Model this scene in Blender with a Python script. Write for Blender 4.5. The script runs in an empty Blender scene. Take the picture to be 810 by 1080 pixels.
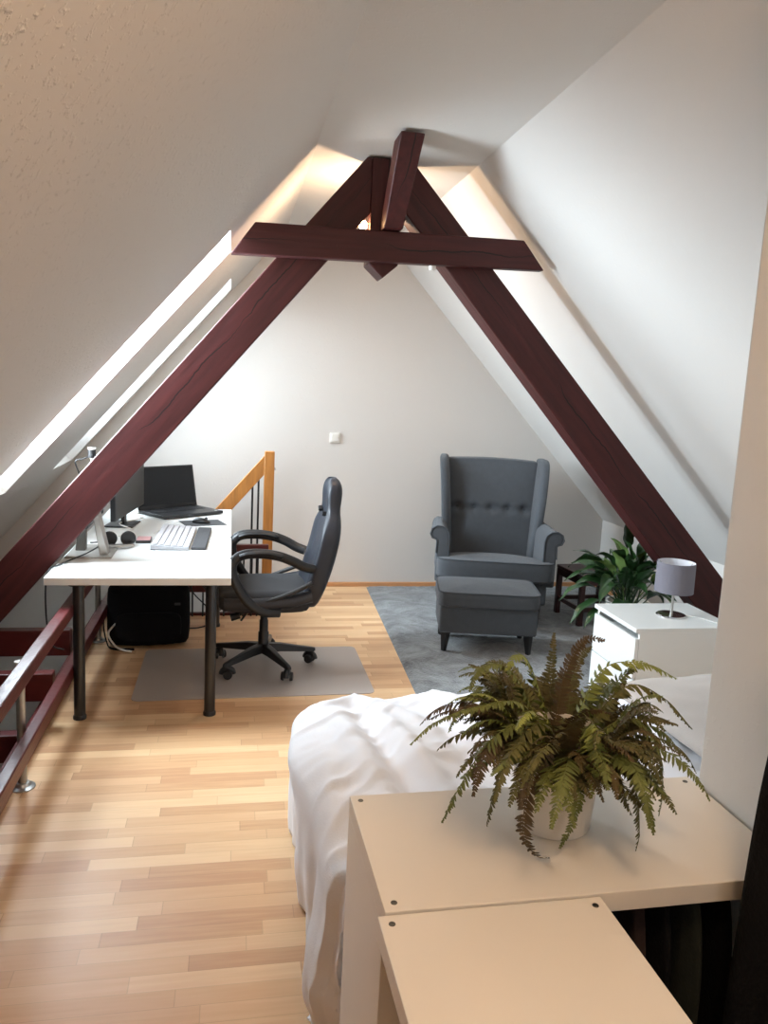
import bpy, bmesh, math, random
from mathutils import Vector, Matrix, noise
PI = math.pi
C = bpy.data.collections.new('attic_room'); bpy.context.scene.collection.children.link(C)
sc = bpy.context.scene

# ------------------------------------------------------------------ camera
cam_d = bpy.data.cameras.new('camera'); cam = bpy.data.objects.new('camera', cam_d); C.objects.link(cam)
_f = 830.0
def _basis():
    vy = Vector((245-405, 402-540, _f)).normalized()
    n = Vector((1, .049, 0)).cross(vy).normalized()
    if n.y > 0: n = -n
    x = vy.cross(n)
    return x, vy, n
_x, _y, _z = _basis()
R = Matrix((_x, _y, _z))                       # camera (right, down, forward) -> world
r_, d_, f_ = R @ Vector((1, 0, 0)), R @ Vector((0, 1, 0)), R @ Vector((0, 0, 1))
M = Matrix((( r_.x, -d_.x, -f_.x, 0), (r_.y, -d_.y, -f_.y, 0), (r_.z, -d_.z, -f_.z, 1.6), (0, 0, 0, 1)))
cam.matrix_world = M
cam_d.sensor_fit = 'AUTO'; cam_d.sensor_width = 36; cam_d.lens = _f/1080*36; cam_d.clip_start = .02
sc.camera = cam

# ------------------------------------------------------------------ light and exposure
vs = sc.view_settings
vs.view_transform = 'Standard'; vs.look = 'None'; vs.gamma = 1; vs.use_curve_mapping = False; vs.exposure = 0.22
w = bpy.data.worlds.new('sky'); sc.world = w; w.use_nodes = True
bg = w.node_tree.nodes['Background']; bg.inputs[0].default_value = (.80, .90, 1, 1); bg.inputs[1].default_value = 2.5

ROOF = 1.15            # slope of the left roof plane: z = 2.28 + 1.15 x
ROOF_R = 1.075         # slope of the right roof plane: z = 3.95 - 1.075 x
TOP = 2.70
def zl(x): return 2.28 + ROOF*x
def zr(x): return 3.95 - ROOF_R*x
NL = Vector((ROOF, 0, -1)).normalized()        # inward normal of the left slope
WIN = [(3.70, 4.28), (5.38, 6.00)]             # skylights in the left slope (ranges along y)
WX0, WX1 = -1.13, -.02

def area(name, loc, direction, sx, sy, power, col):
    l = bpy.data.lights.new(name, 'AREA'); l.shape = 'RECTANGLE'; l.size = sx; l.size_y = sy
    l.energy = power; l.color = col
    o = bpy.data.objects.new(name, l); C.objects.link(o); o.location = loc
    o.rotation_euler = Vector(direction).to_track_quat('-Z', 'Y').to_euler()
    return o
for i, (a, b) in enumerate(WIN):
    xm = (WX0+WX1)/2
    p = Vector((xm, (a+b)/2, zl(xm))) - NL*.42
    ar_ = area('daylight_and_fill', p, ((1, -.30, -.30), (1, -.25, -.5))[i], .8, 1.4, (205, 52)[i], (.80, .91, 1.0)); ar_.data.spread = math.radians((150, 115)[i])
# weak fill light added in the room behind the viewer, no window there
area('daylight_and_fill', (.55, -1.0, 2.0), (.35, 1, -.35), .7, .9, 5, (.95, .97, 1.0))

# ------------------------------------------------------------------ materials
def nt(name):
    m = bpy.data.materials.new(name); m.use_nodes = True
    return m, m.node_tree, m.node_tree.nodes['Principled BSDF']
def N(t, kind, **kw):
    n = t.nodes.new(kind)
    for k, v in kw.items():
        if k.startswith('i_'):
            n.inputs[k[2:].replace('_', ' ')].default_value = v
        else: setattr(n, k, v)
    return n
def L(t, a, b): t.links.new(a, b)
def c4(c): return (c[0], c[1], c[2], 1)
def srgb(r, g, b):
    f = lambda v: (v/255/12.92) if v/255 <= .04045 else ((v/255+.055)/1.055)**2.4
    return (f(r), f(g), f(b))
def mat(name, col, rough=.5, metal=0, bump=0, bscale=40, var=0, vscale=6, col2=None, coat=0, sheen=0, stretch=(1, 1, 1), spec=.5, sub=0):
    m, t, p = nt(name)
    p.inputs['Base Color'].default_value = c4(col); p.inputs['Roughness'].default_value = rough
    p.inputs['Metallic'].default_value = metal; p.inputs['Coat Weight'].default_value = coat
    p.inputs['Sheen Weight'].default_value = sheen; p.inputs['Specular IOR Level'].default_value = spec
    tc = N(t, 'ShaderNodeTexCoord'); mp = N(t, 'ShaderNodeMapping'); mp.inputs['Scale'].default_value = stretch
    L(t, tc.outputs['Object'], mp.inputs[0])
    if var or col2:
        no = N(t, 'ShaderNodeTexNoise', i_Scale=vscale, i_Detail=4.0); L(t, mp.outputs[0], no.inputs['Vector'])
        rp = N(t, 'ShaderNodeValToRGB'); L(t, no.outputs[0], rp.inputs[0])
        rp.color_ramp.elements[0].position = .3; rp.color_ramp.elements[1].position = .7
        a = col if col2 else tuple(max(0, c*(1-var)) for c in col); b = col2 or tuple(c*(1+var) for c in col)
        rp.color_ramp.elements[0].color = c4(a); rp.color_ramp.elements[1].color = c4(b)
        L(t, rp.outputs[0], p.inputs['Base Color'])
    if bump:
        n2 = N(t, 'ShaderNodeTexNoise', i_Scale=bscale, i_Detail=3.0); L(t, mp.outputs[0], n2.inputs['Vector'])
        bp = N(t, 'ShaderNodeBump', i_Strength=bump, i_Distance=.01); L(t, n2.outputs[0], bp.inputs['Height'])
        L(t, bp.outputs[0], p.inputs['Normal'])
    return m

def plaster(name, col, strength=.35):
    m, t, p = nt(name)
    p.inputs['Base Color'].default_value = c4(col); p.inputs['Roughness'].default_value = .85
    p.inputs['Specular IOR Level'].default_value = .2
    tc = N(t, 'ShaderNodeTexCoord')
    a = N(t, 'ShaderNodeTexNoise', i_Scale=55.0, i_Detail=4.0, i_Roughness=.6); L(t, tc.outputs['Object'], a.inputs['Vector'])
    r = N(t, 'ShaderNodeValToRGB'); r.color_ramp.elements[0].position = .56; r.color_ramp.elements[1].position = .70
    L(t, a.outputs[0], r.inputs[0])
    b = N(t, 'ShaderNodeTexNoise', i_Scale=3.0, i_Detail=2.0); L(t, tc.outputs['Object'], b.inputs['Vector'])
    ad = N(t, 'ShaderNodeMath', operation='MULTIPLY_ADD'); L(t, b.outputs[0], ad.inputs[0]); ad.inputs[1].default_value = 3.0
    L(t, r.outputs[0], ad.inputs[2])
    bp = N(t, 'ShaderNodeBump', i_Strength=strength, i_Distance=.0035); L(t, ad.outputs[0], bp.inputs['Height'])
    L(t, bp.outputs[0], p.inputs['Normal'])
    return m

def parquet():
    m, t, p = nt('parquet')
    p.inputs['Roughness'].default_value = .42
    tc = N(t, 'ShaderNodeTexCoord'); sp = N(t, 'ShaderNodeSeparateXYZ'); L(t, tc.outputs['Object'], sp.inputs[0])
    def ma(op, a, b=None, c=None):
        n = N(t, 'ShaderNodeMath', operation=op)
        for i, v in enumerate((a, b, c)):
            if v is None: continue
            if isinstance(v, (int, float)): n.inputs[i].default_value = v
            else: L(t, v, n.inputs[i])
        return n.outputs[0]
    yr = ma('DIVIDE', sp.outputs['Y'], .062); row = ma('FLOOR', yr)
    w1 = N(t, 'ShaderNodeTexWhiteNoise', noise_dimensions='1D'); L(t, row, w1.inputs['W'])
    xs = ma('DIVIDE', ma('ADD', sp.outputs['X'], ma('MULTIPLY', w1.outputs['Value'], 3.0)), .46)
    colm = ma('FLOOR', xs)
    cb = N(t, 'ShaderNodeCombineXYZ'); L(t, colm, cb.inputs[0]); L(t, row, cb.inputs[1])
    w2 = N(t, 'ShaderNodeTexWhiteNoise', noise_dimensions='2D'); L(t, cb.outputs[0], w2.inputs['Vector'])
    mp = N(t, 'ShaderNodeMapping'); mp.inputs['Scale'].default_value = (1.6, 22, 1); L(t, tc.outputs['Object'], mp.inputs[0])
    no = N(t, 'ShaderNodeTexNoise', i_Scale=3.0, i_Detail=5.0); L(t, mp.outputs[0], no.inputs['Vector'])
    fac = ma('MULTIPLY_ADD', ma('SUBTRACT', no.outputs[0], .5), .7, w2.outputs['Value'])
    rp = N(t, 'ShaderNodeValToRGB'); L(t, fac, rp.inputs[0]); cr = rp.color_ramp
    cr.elements[0].position = 0; cr.elements[0].color = c4(srgb(197, 150, 110))
    cr.elements[1].position = 1; cr.elements[1].color = c4(srgb(230, 194, 150))
    e = cr.elements.new(.25); e.color = c4(srgb(210, 166, 123)); e = cr.elements.new(.6); e.color = c4(srgb(218, 177, 133))
    fy = ma('FRACT', yr); fx = ma('FRACT', xs)
    g1 = ma('LESS_THAN', fy, .03); g2 = ma('LESS_THAN', fx, .006); g = ma('MULTIPLY', ma('MAXIMUM', g1, g2), .25)
    mx = N(t, 'ShaderNodeMix', data_type='RGBA'); L(t, g, mx.inputs['Factor']); L(t, rp.outputs[0], mx.inputs['A'])
    mx.inputs['B'].default_value = c4(srgb(120, 80, 50))
    L(t, mx.outputs['Result'], p.inputs['Base Color'])
    return m

def timber():
    """dark red painted beam; local x runs along the beam; one wandering drying crack"""
    m, t, p = nt('red_timber_paint')
    p.inputs['Roughness'].default_value = .52; p.inputs['Specular IOR Level'].default_value = .35
    tc = N(t, 'ShaderNodeTexCoord'); mp = N(t, 'ShaderNodeMapping'); mp.inputs['Scale'].default_value = (1.2, 14, 14)
    L(t, tc.outputs['Object'], mp.inputs[0])
    no = N(t, 'ShaderNodeTexNoise', i_Scale=2.5, i_Detail=5.0); L(t, mp.outputs[0], no.inputs['Vector'])
    rp = N(t, 'ShaderNodeValToRGB'); L(t, no.outputs[0], rp.inputs[0])
    rp.color_ramp.elements[0].position = .3; rp.color_ramp.elements[1].position = .75
    rp.color_ramp.elements[0].color = c4(srgb(56, 20, 20)); rp.color_ramp.elements[1].color = c4(srgb(76, 30, 29))
    sp = N(t, 'ShaderNodeSeparateXYZ'); L(t, tc.outputs['Object'], sp.inputs[0])
    wv = N(t, 'ShaderNodeTexNoise', noise_dimensions='1D', i_Scale=2.6, i_Detail=5.0); L(t, sp.outputs['X'], wv.inputs['W'])
    a = N(t, 'ShaderNodeMath', operation='MULTIPLY_ADD'); L(t, wv.outputs[0], a.inputs[0]); a.inputs[1].default_value = -.10; a.inputs[2].default_value = .05
    d = N(t, 'ShaderNodeMath', operation='SUBTRACT'); L(t, sp.outputs['Z'], d.inputs[0]); L(t, a.outputs[0], d.inputs[1])
    ab = N(t, 'ShaderNodeMath', operation='ABSOLUTE'); L(t, d.outputs[0], ab.inputs[0])
    # crack comes and goes along the beam
    cn = N(t, 'ShaderNodeTexNoise', noise_dimensions='1D', i_Scale=1.7, i_Detail=1.0); L(t, sp.outputs['X'], cn.inputs['W'])
    wd = N(t, 'ShaderNodeMapRange'); L(t, cn.outputs[0], wd.inputs[0]); wd.inputs[1].default_value = .38; wd.inputs[2].default_value = .6
    wd.inputs[3].default_value = 0; wd.inputs[4].default_value = .0032
    lt = N(t, 'ShaderNodeMath', operation='LESS_THAN'); L(t, ab.outputs[0], lt.inputs[0]); L(t, wd.outputs[0], lt.inputs[1])
    mx = N(t, 'ShaderNodeMix', data_type='RGBA'); L(t, lt.outputs[0], mx.inputs['Factor']); L(t, rp.outputs[0], mx.inputs['A'])
    mx.inputs['B'].default_value = c4((.006, .002, .002)); L(t, mx.outputs['Result'], p.inputs['Base Color'])
    bp = N(t, 'ShaderNodeBump', i_Strength=.35, i_Distance=.006); L(t, no.outputs[0], bp.inputs['Height']); L(t, bp.outputs[0], p.inputs['Normal'])
    return m

def rug_mat():
    m, t, p = nt('grey_shag')
    p.inputs['Roughness'].default_value = .95; p.inputs['Sheen Weight'].default_value = .3
    tc = N(t, 'ShaderNodeTexCoord')
    a = N(t, 'ShaderNodeTexNoise', i_Scale=4.0, i_Detail=9.0, i_Roughness=.78, i_Distortion=.8); L(t, tc.outputs['Object'], a.inputs['Vector'])
    r = N(t, 'ShaderNodeValToRGB'); L(t, a.outputs[0], r.inputs[0]); r.color_ramp.elements[0].position = .36; r.color_ramp.elements[1].position = .62
    r.color_ramp.elements[0].color = c4(srgb(78, 78, 80)); r.color_ramp.elements[1].color = c4(srgb(142, 146, 147))
    L(t, r.outputs[0], p.inputs['Base Color'])
    b = N(t, 'ShaderNodeTexNoise', i_Scale=90.0, i_Detail=3.0); L(t, tc.outputs['Object'], b.inputs['Vector'])
    bp = N(t, 'ShaderNodeBump', i_Strength=.9, i_Distance=.012); L(t, b.outputs[0], bp.inputs['Height']); L(t, bp.outputs[0], p.inputs['Normal'])
    return m

def glass_mat(name, rough=.02, tint=(1, 1, 1), alpha=.12, col=(1, 1, 1)):
    m, t, p = nt(name); out = t.nodes['Material Output']
    tr = N(t, 'ShaderNodeBsdfTransparent'); tr.inputs[0].default_value = c4(tint)
    p.inputs['Base Color'].default_value = c4(col); p.inputs['Roughness'].default_value = rough
    mx = N(t, 'ShaderNodeMixShader'); mx.inputs[0].default_value = alpha
    L(t, tr.outputs[0], mx.inputs[1]); L(t, p.outputs[0], mx.inputs[2]); L(t, mx.outputs[0], out.inputs[0])
    return m

def emis(name, col, s):
    m, t, p = nt(name); p.inputs['Base Color'].default_value = c4(col)
    p.inputs['Emission Color'].default_value = c4(col); p.inputs['Emission Strength'].default_value = s
    return m

WALL = plaster('white_plaster', srgb(215, 211, 206), .16)
WOODCHIP = plaster('woodchip_plaster', srgb(214, 209, 203), .62)
SMOOTH = plaster('smooth_white_paint', srgb(216, 213, 208), .2)
FLOOR = parquet(); TIMBER = timber(); RUG = rug_mat()
REDP = mat('red_rail_paint', srgb(86, 31, 31), .32, bump=.15, bscale=25, var=.12, stretch=(1, 1, 6))
BASEW = mat('light_wood_trim', srgb(196, 146, 102), .5, var=.1)
PINE = mat('orange_pine', srgb(190, 128, 62), .45, var=.18, vscale=3, stretch=(14, 14, 1.5), bump=.1)
WHITE = mat('white_laminate', srgb(236, 238, 236), .28, var=.01)
SHELFW = mat('cream_white_foil', srgb(232, 226, 216), .38, var=.01)
GREYF = mat('grey_upholstery', srgb(72, 76, 81), .95, bump=.5, bscale=350, var=.05, vscale=30, sheen=.15)
GREYF2 = mat('grey_piping', srgb(66, 70, 75), .95)
BLACKP = mat('black_plastic', (.012, .012, .013), .38)
BLACKM = mat('black_powder_metal', (.012, .012, .013), .32, metal=.0, coat=.2)
BLACKF = mat('black_fabric', (.006, .006, .007), .95, bump=.4, bscale=120, spec=.2)
LEATHER = mat('black_leatherette', srgb(36, 39, 47), .42, bump=.15, bscale=160, var=.06)
LEATHB = mat('dark_seat_mesh', srgb(46, 47, 50), .8, bump=.3, bscale=300)
CHROME = mat('chrome', (.75, .75, .76), .2, metal=1)
STEEL = mat('galvanised_steel', srgb(175, 175, 172), .38, metal=.9, var=.08, vscale=30)
ALU = mat('brushed_aluminium', srgb(176, 172, 166), .35, metal=.7)
SCREEN = mat('black_screen', (.010, .011, .013), .25, spec=.35)
SCREENG = mat('matt_monitor_screen', srgb(62, 64, 64), .5)
DARKW = mat('dark_red_brown_wood', srgb(56, 24, 22), .35, var=.2, vscale=5, stretch=(1, 8, 8))
CERAM = mat('white_pot', srgb(228, 224, 216), .35, var=.02)
SOIL = mat('potting_soil', srgb(52, 38, 28), .95, bump=1, bscale=60)
DUVET = mat('white_cotton', srgb(236, 236, 240), .9, bump=.12, bscale=220, sheen=.2)
PILLOW = mat('beige_cotton', srgb(178, 168, 160), .9, bump=.12, bscale=200, sheen=.2)
PLGREY = mat('white_switch_plastic', srgb(228, 226, 220), .4)
PLDARK = mat('outlet_hole_plastic', srgb(60, 58, 55), .5)
SHADE = mat('grey_lamp_cloth', srgb(122, 120, 130), .9, bump=.2, bscale=260)
SHADEIN = mat('white_shade_lining', srgb(220, 220, 225), .9)
FERN = [mat('fern_green', srgb(100, 108, 52), .6, var=.25, vscale=14), mat('fern_olive', srgb(92, 90, 44), .65, var=.25, vscale=14),
        mat('fern_brown', srgb(84, 68, 42), .7, var=.25, vscale=14), mat('fern_bright', srgb(128, 138, 62), .55, var=.2, vscale=14)]
LILY = mat('lily_leaf', srgb(38, 66, 34), .3, var=.25, vscale=8, coat=.15)
LILYL = mat('lily_leaf_light', srgb(98, 122, 66), .35, var=.25, vscale=8)
SCREW = mat('screw_zinc', srgb(96, 92, 84), .4, metal=.8)
MATV = glass_mat('frosted_vinyl', .35, (.86, .84, .83), .55, srgb(214, 205, 198))
MATV.node_tree.nodes['Mix Shader'].inputs[0].default_value = .55
PANE = glass_mat('window_pane', .02, (.97, .99, 1), .06)
KEYW = mat('light_grey_keys', srgb(176, 176, 180), .5)
WRIST = mat('dark_grey_foam', srgb(72, 72, 74), .9, bump=.2, bscale=200)
BULB = emis('warm_bulb', (1.0, .62, .28), 60)
BROWNF = mat('dark_brown_cloth', srgb(42, 27, 23), .95, bump=.3, bscale=150)
GREENF = mat('dark_green_cloth', srgb(30, 34, 26), .95, bump=.3, bscale=150)

# ------------------------------------------------------------------ mesh helpers
class B:
    def __init__(s): s.bm = bmesh.new()
    def box(s, c, d, rot=None, at=None):
        m = Matrix.Translation(Vector(c)) @ ((rot if isinstance(rot, Matrix) else Matrix.Identity(3)).to_4x4()) @ Matrix.Diagonal((d[0], d[1], d[2], 1))
        bmesh.ops.create_cube(s.bm, size=1, matrix=m); return s
    def mm(s, a, b):
        return s.box([(a[i]+b[i])/2 for i in range(3)], [abs(b[i]-a[i]) for i in range(3)])
    def prism(s, pts, direction):
        """closed planar polygon swept along direction"""
        d = Vector(direction)
        v0 = [s.bm.verts.new(Vector(p)) for p in pts]; v1 = [s.bm.verts.new(Vector(p)+d) for p in pts]
        s.bm.faces.new(v0); s.bm.faces.new(v1[::-1]); n = len(pts)
        for i in range(n): s.bm.faces.new((v0[i], v1[i], v1[(i+1) % n], v0[(i+1) % n]))
        return s
    def loft(s, rings, caps=True, closed=True):
        vr = [[s.bm.verts.new(Vector(p)) for p in r] for r in rings]; n = len(rings[0])
        for a, b in zip(vr, vr[1:]):
            for i in range(n if closed else n-1): s.bm.faces.new((a[i], a[(i+1) % n], b[(i+1) % n], b[i]))
        if caps and closed: s.bm.faces.new(vr[0][::-1]); s.bm.faces.new(vr[-1])
        return s
    def tube(s, pts, r, seg=10, r2=None, caps=True, flat=None, up=None):
        pts = [Vector(p) for p in pts]; rings = []; prev = Vector(up) if up else None
        for i, p in enumerate(pts):
            t = (pts[min(i+1, len(pts)-1)] - pts[max(i-1, 0)]).normalized()
            if prev is None: prev = Vector((0, 0, 1)) if abs(t.z) < .9 else Vector((1, 0, 0))
            a = t.cross(prev)
            if a.length < 1e-5: a = t.orthogonal()
            a.normalize(); b = a.cross(t).normalized(); prev = b
            k = i/max(1, len(pts)-1)
            rr = (r[i] if isinstance(r, (list, tuple)) else (r if r2 is None else r+(r2-r)*k)); fb = rr*(flat or 1)
            rings.append([p + a*rr*math.cos(2*PI*j/seg) + b*fb*math.sin(2*PI*j/seg) for j in range(seg)])
        return s.loft(rings, caps)
    def cyl(s, p0, p1, r, r2=None, seg=24): return s.tube([p0, p1], [r, r if r2 is None else r2], seg)
    def lathe(s, prof, c=(0, 0, 0), seg=32, caps=True):
        return s.loft([[(c[0]+r*math.cos(2*PI*j/seg), c[1]+r*math.sin(2*PI*j/seg), c[2]+z) for j in range(seg)] for r, z in prof], caps)
    def done(s, name, m, parent=None, bevel=0, seg=2, smooth=False, sub=0, loc=None, rotz=None, ang=35):
        bmesh.ops.recalc_face_normals(s.bm, faces=s.bm.faces[:])
        me = bpy.data.meshes.new(name); s.bm.to_mesh(me); s.bm.free(); me.materials.append(m)
        o = bpy.data.objects.new(name, me); C.objects.link(o)
        if parent: o.parent = parent
        if loc is not None: o.location = loc
        if rotz is not None: o.rotation_euler = (0, 0, rotz)
        if bevel:
            md = o.modifiers.new('bevel', 'BEVEL'); md.width = bevel; md.segments = seg; md.limit_method = 'ANGLE'; md.angle_limit = math.radians(40)
        if sub:
            md = o.modifiers.new('subdivide', 'SUBSURF'); md.levels = sub; md.render_levels = sub
        if smooth or bevel or sub:
            for f in me.polygons: f.use_smooth = True
            if not sub:
                try: me.set_sharp_from_angle(angle=math.radians(ang))
                except Exception: pass
        return o
def thing(name, label, cat, loc=(0, 0, 0), rotz=0, group=None):
    o = bpy.data.objects.new(name, None); C.objects.link(o); o.empty_display_size = .1
    o.location = loc; o.rotation_euler = (0, 0, rotz); o['label'] = label; o['category'] = cat
    if group: o['group'] = group
    return o
def tag(o, label, cat, group=None):
    o['label'] = label; o['category'] = cat
    if group: o['group'] = group
    return o
def struct(o): o['kind'] = 'structure'; return o
def dup(root, loc, rotz=None, label=None):
    r = root.copy(); C.objects.link(r); r.location = loc
    if rotz is not None: r.rotation_euler = (0, 0, rotz)
    if label: r['label'] = label
    for ch in list(root.children):
        c = ch.copy(); C.objects.link(c); c.parent = r
        for g in list(ch.children):
            d = g.copy(); C.objects.link(d); d.parent = c
    return r
def arc(cx, cy, r, a0, a1, n): return [(cx+r*math.cos(math.radians(a0+(a1-a0)*i/n)), cy+r*math.sin(math.radians(a0+(a1-a0)*i/n))) for i in range(n+1)]
def bez(pts, n):
    P = [Vector(p) for p in pts]; out = []
    for i in range(n+1):
        t = i/n; q = P[:]
        while len(q) > 1: q = [a.lerp(b, t) for a, b in zip(q, q[1:])]
        out.append(q[0])
    return out
def crom(pts, n=6):
    P = [Vector(p) for p in pts]; P = [P[0]*2-P[1]] + P + [P[-1]*2-P[-2]]; out = []
    for i in range(1, len(P)-2):
        for k in range(n):
            t = k/n; a, b, c, d = P[i-1:i+3]
            out.append(.5*((2*b)+(c-a)*t+(2*a-5*b+4*c-d)*t*t+(3*b-a-3*c+d)*t**3))
    out.append(P[-2]); return out

# ------------------------------------------------------------------ the setting
YF, YB = -1.6, 6.17                   # wall behind the viewer, far gable wall
SX, SX2, SY = -.80, .24, 5.36         # edges of the stairwell
b = B(); T = .22
b.prism([(SX, YF, 0), (3.6, YF, 0), (3.6, YB, 0), (SX2, YB, 0), (SX2, SY, 0), (SX, SY, 0)], (0, 0, -T))
b.mm((-2.4, YF, -T), (SX, 1.3, 0))
struct(b.done('floor', FLOOR))
b = B(); b.mm((-3.2, YB, -2.6), (3.7, YB+.2, 3.2)); struct(b.done('wall_back', WALL))
b = B(); b.mm((-2.6, YF-.2, -.2), (3.7, YF, 3.2)); struct(b.done('wall_front', WALL))
b = B(); b.mm((.1, YF, TOP), (1.4, YB, TOP+.15)); struct(b.done('ceiling', SMOOTH))
# stairwell shaft below the floor
b = B(); b.mm((-3.1, 1.1, -2.6), (-3.0, YB, -.9)); b.mm((-3.0, 1.2, -2.6), (SX, 1.3, -T)); b.mm((-3.1, 1.2, -2.7), (3.4, YB, -2.6)); b.mm((SX+.02, 1.3, -2.6), (SX+.1, SY+.05, -T)); b.mm((SX+.1, SY+.05-.08, -2.6), (SX2+.1, SY+.05, -T)); b.mm((SX2+.02, SY+.05, -2.6), (SX2+.1, YB, -T))
struct(b.done('wall_stairwell', SMOOTH))
# left slope with two skylight openings (slab 3 cm thick) and deep reveals
def slopebox(bld, x0, x1, y0, y1, t0, t1):
    """slab between depths t0..t1 outward of the left slope plane"""
    n = -NL
    q = [Vector((x, y0, zl(x)))+n*t for x, t in ((x0, t0), (x1, t0), (x1, t1), (x0, t1))]
    bld.prism(q, (0, y1-y0, 0))
XL0, XL1 = -2.95, .372
b = B()
ys = [YF] + [v for a in WIN for v in a] + [YB]
for i in range(0, len(ys), 2): slopebox(b, WX0, WX1, ys[i], ys[i+1], 0, .03)
slopebox(b, WX1, XL1, YF, YB, 0, .03); slopebox(b, XL0, WX0, YF, YB, 0, .03)
struct(b.done('wall_left', WOODCHIP))
for i, (a, c) in enumerate(WIN):
    b = B(); d = .26
    slopebox(b, WX0-.02, WX1+.02, a-.02, a, .03, d); slopebox(b, WX0-.02, WX1+.02, c, c+.02, .03, d)
    slopebox(b, WX0-.02, WX0, a, c, .03, d); slopebox(b, WX1, WX1+.02, a, c, .03, d)
    fr = b.done('window_%d' % (i+1), SMOOTH); struct(fr)
    b = B(); fw = .045
    slopebox(b, WX0, WX1, a, a+fw, d-.06, d); slopebox(b, WX0, WX1, c-fw, c, d-.06, d)
    slopebox(b, WX0, WX0+fw, a+fw, c-fw, d-.06, d); slopebox(b, WX1-fw, WX1, a+fw, c-fw, d-.06, d)
    b.done('window_frame', WHITE, fr, bevel=.004)
    b = B(); slopebox(b, WX0+fw, WX1-fw, a+fw, c-fw, d-.03, d-.025); b.done('window_glass', PANE, fr)
    b = B(); xm = WX1-.10; p = Vector((xm, (a+c)/2, zl(xm))) - NL*(d-.075)
    b.tube([p+Vector((0, -.12, 0)), p+Vector((0, .12, 0))], .010, 10); b.done('window_handle', ALU, fr, smooth=True)
# right slope and knee wall
b = B(); KX = 3.135
y0 = 1.52
b.prism([(1.163, y0, zr(1.163)), (KX, y0, zr(KX)), (KX+.12, y0, zr(KX)), (1.3, y0, TOP+.12)], (0, YB-y0, 0))
b.prism([(1.163, YF, zr(1.163)), (1.40, YF, zr(1.40)), (1.40, YF, TOP+.1), (1.3, YF, TOP+.12)], (0, y0-YF, 0))
struct(b.done('wall_right', WALL))
b = B(); b.mm((KX, 1.5, 0), (KX+.1, YB, zr(KX)+.02)); struct(b.done('wall_knee', WALL))
# masonry pier beside the shelves: the room widens behind it
b = B(); b.mm((1.062, YF, 0), (KX+.1, 1.517, TOP+.0)); struct(b.done('wall_pier', SMOOTH, bevel=.012, seg=3))
b = B(); b.mm((SX2, YB-.016, 0), (KX, YB, .035)); struct(b.done('baseboard_back', BASEW, bevel=.004))
b = B(); b.mm((KX-.016, 1.53, 0), (KX, YB-.016, .035)); struct(b.done('baseboard_right', BASEW, bevel=.004))
# dark red boards edging the stairwell opening
b = B(); b.mm((SX-.035, 1.30, -.2), (SX+.0, SY-.0, .115)); struct(b.done('trim_1', REDP, bevel=.004))
b = B(); b.mm((SX, SY, -.2), (SX2, SY+.03, .02)); struct(b.done('trim_2', REDP, bevel=.004))

# ------------------------------------------------------------------ roof truss
TY = 3.93; TD = .15
def beam(name, p0, p1, width, depth, y, label, end0=None, end1=None, cat='beam'):
    """beam in the x-z plane from p0 to p1 (centre line), mesh x axis along the beam"""
    p0 = Vector((p0[0], 0, p0[1])); p1 = Vector((p1[0], 0, p1[1])); d = p1-p0; ln = d.length; ang = math.atan2(d.z, d.x)
    n = 36; bld = B(); rings = []
    for i in range(n+1):
        x = -ln/2 + ln*i/n; wv = .004*noise.noise(Vector((x*2.2, y, p0.x))); hw = width/2
        s0 = (end0 or 0); s1 = (end1 or 0)
        xt = x; xb = x
        if i == 0: xt = x+s0*hw; xb = x-s0*hw
        if i == n: xt = x+s1*hw; xb = x-s1*hw
        rings.append([(xb, -depth/2, -hw+wv), (xb, depth/2, -hw+wv), (xt, depth/2, hw+wv), (xt, -depth/2, hw+wv)])
    bld.loft(rings)
    o = bld.done(name, TIMBER, bevel=.006, seg=2)
    m = (p0+p1)/2; o.location = (m.x, y, m.z); o.rotation_euler = (0, -ang, 0)
    return tag(o, label, cat)
def polybeam(name, pts, y0, y1, ang, label):
    """timber cut to the outline pts (x, z), between depths y0 and y1; mesh x axis along the beam"""
    cx = sum(p[0] for p in pts)/len(pts); cz = sum(p[1] for p in pts)/len(pts); b = B(); h = (y1-y0)/2
    ca, sa = math.cos(ang), math.sin(ang)
    loc_ = [((x-cx)*ca+(z-cz)*sa, -h, -(x-cx)*sa+(z-cz)*ca) for x, z in pts]
    b.prism(loc_, (0, 2*h, 0)); o = b.done(name, TIMBER, bevel=.005, seg=2)
    o.location = (cx, (y0+y1)/2, cz); o.rotation_euler = (0, -ang, 0)
    return tag(o, label, 'beam')
PX0, PX1 = .640, .790                                     # pendant post
def lo(x): return 2.69+(x-.616)*1.18                      # left rafter, outer and inner edge
def li(x): return 2.22+(x-.460)*1.185
def ro(x): return 2.365-(x-1.142)*1.072
def ri(x): return 2.226-(x-1.015)*1.105
polybeam('roof_rafter', [(-1.95, lo(-1.95)), (.616, 2.69), (PX0, 2.69), (PX0, li(PX0)), (-1.95, li(-1.95))], TY, TY+TD, math.atan(1.18), 'dark red timber rafter on the left, crossing in front of the desk and skylights')
polybeam('roof_rafter', [(PX1, 2.69), (.838, 2.69), (3.04, ro(3.04)), (3.04, ri(3.04)), (PX1, ri(PX1))], TY, TY+TD, -math.atan(1.08), 'dark red timber rafter on the right, ending behind the white nightstand')
polybeam('pendant_post', [(PX0+.001, 2.69), (PX1-.001, 2.69), (PX1-.001, 2.200), (.715, 2.135), (PX0+.001, 2.200)], TY-.0, TY+TD-.0, math.pi/2, 'short dark red upright post between the rafters, its pointed tip showing under the collar beam')
ct = .062
polybeam('collar_beam', [(-.018, 2.186), (.092, 2.336), (1.408, 2.359), (1.524, 2.222)], TY-ct-.001, TY-.001, .02, 'dark red horizontal collar beam across the front of the two rafters')
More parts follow.
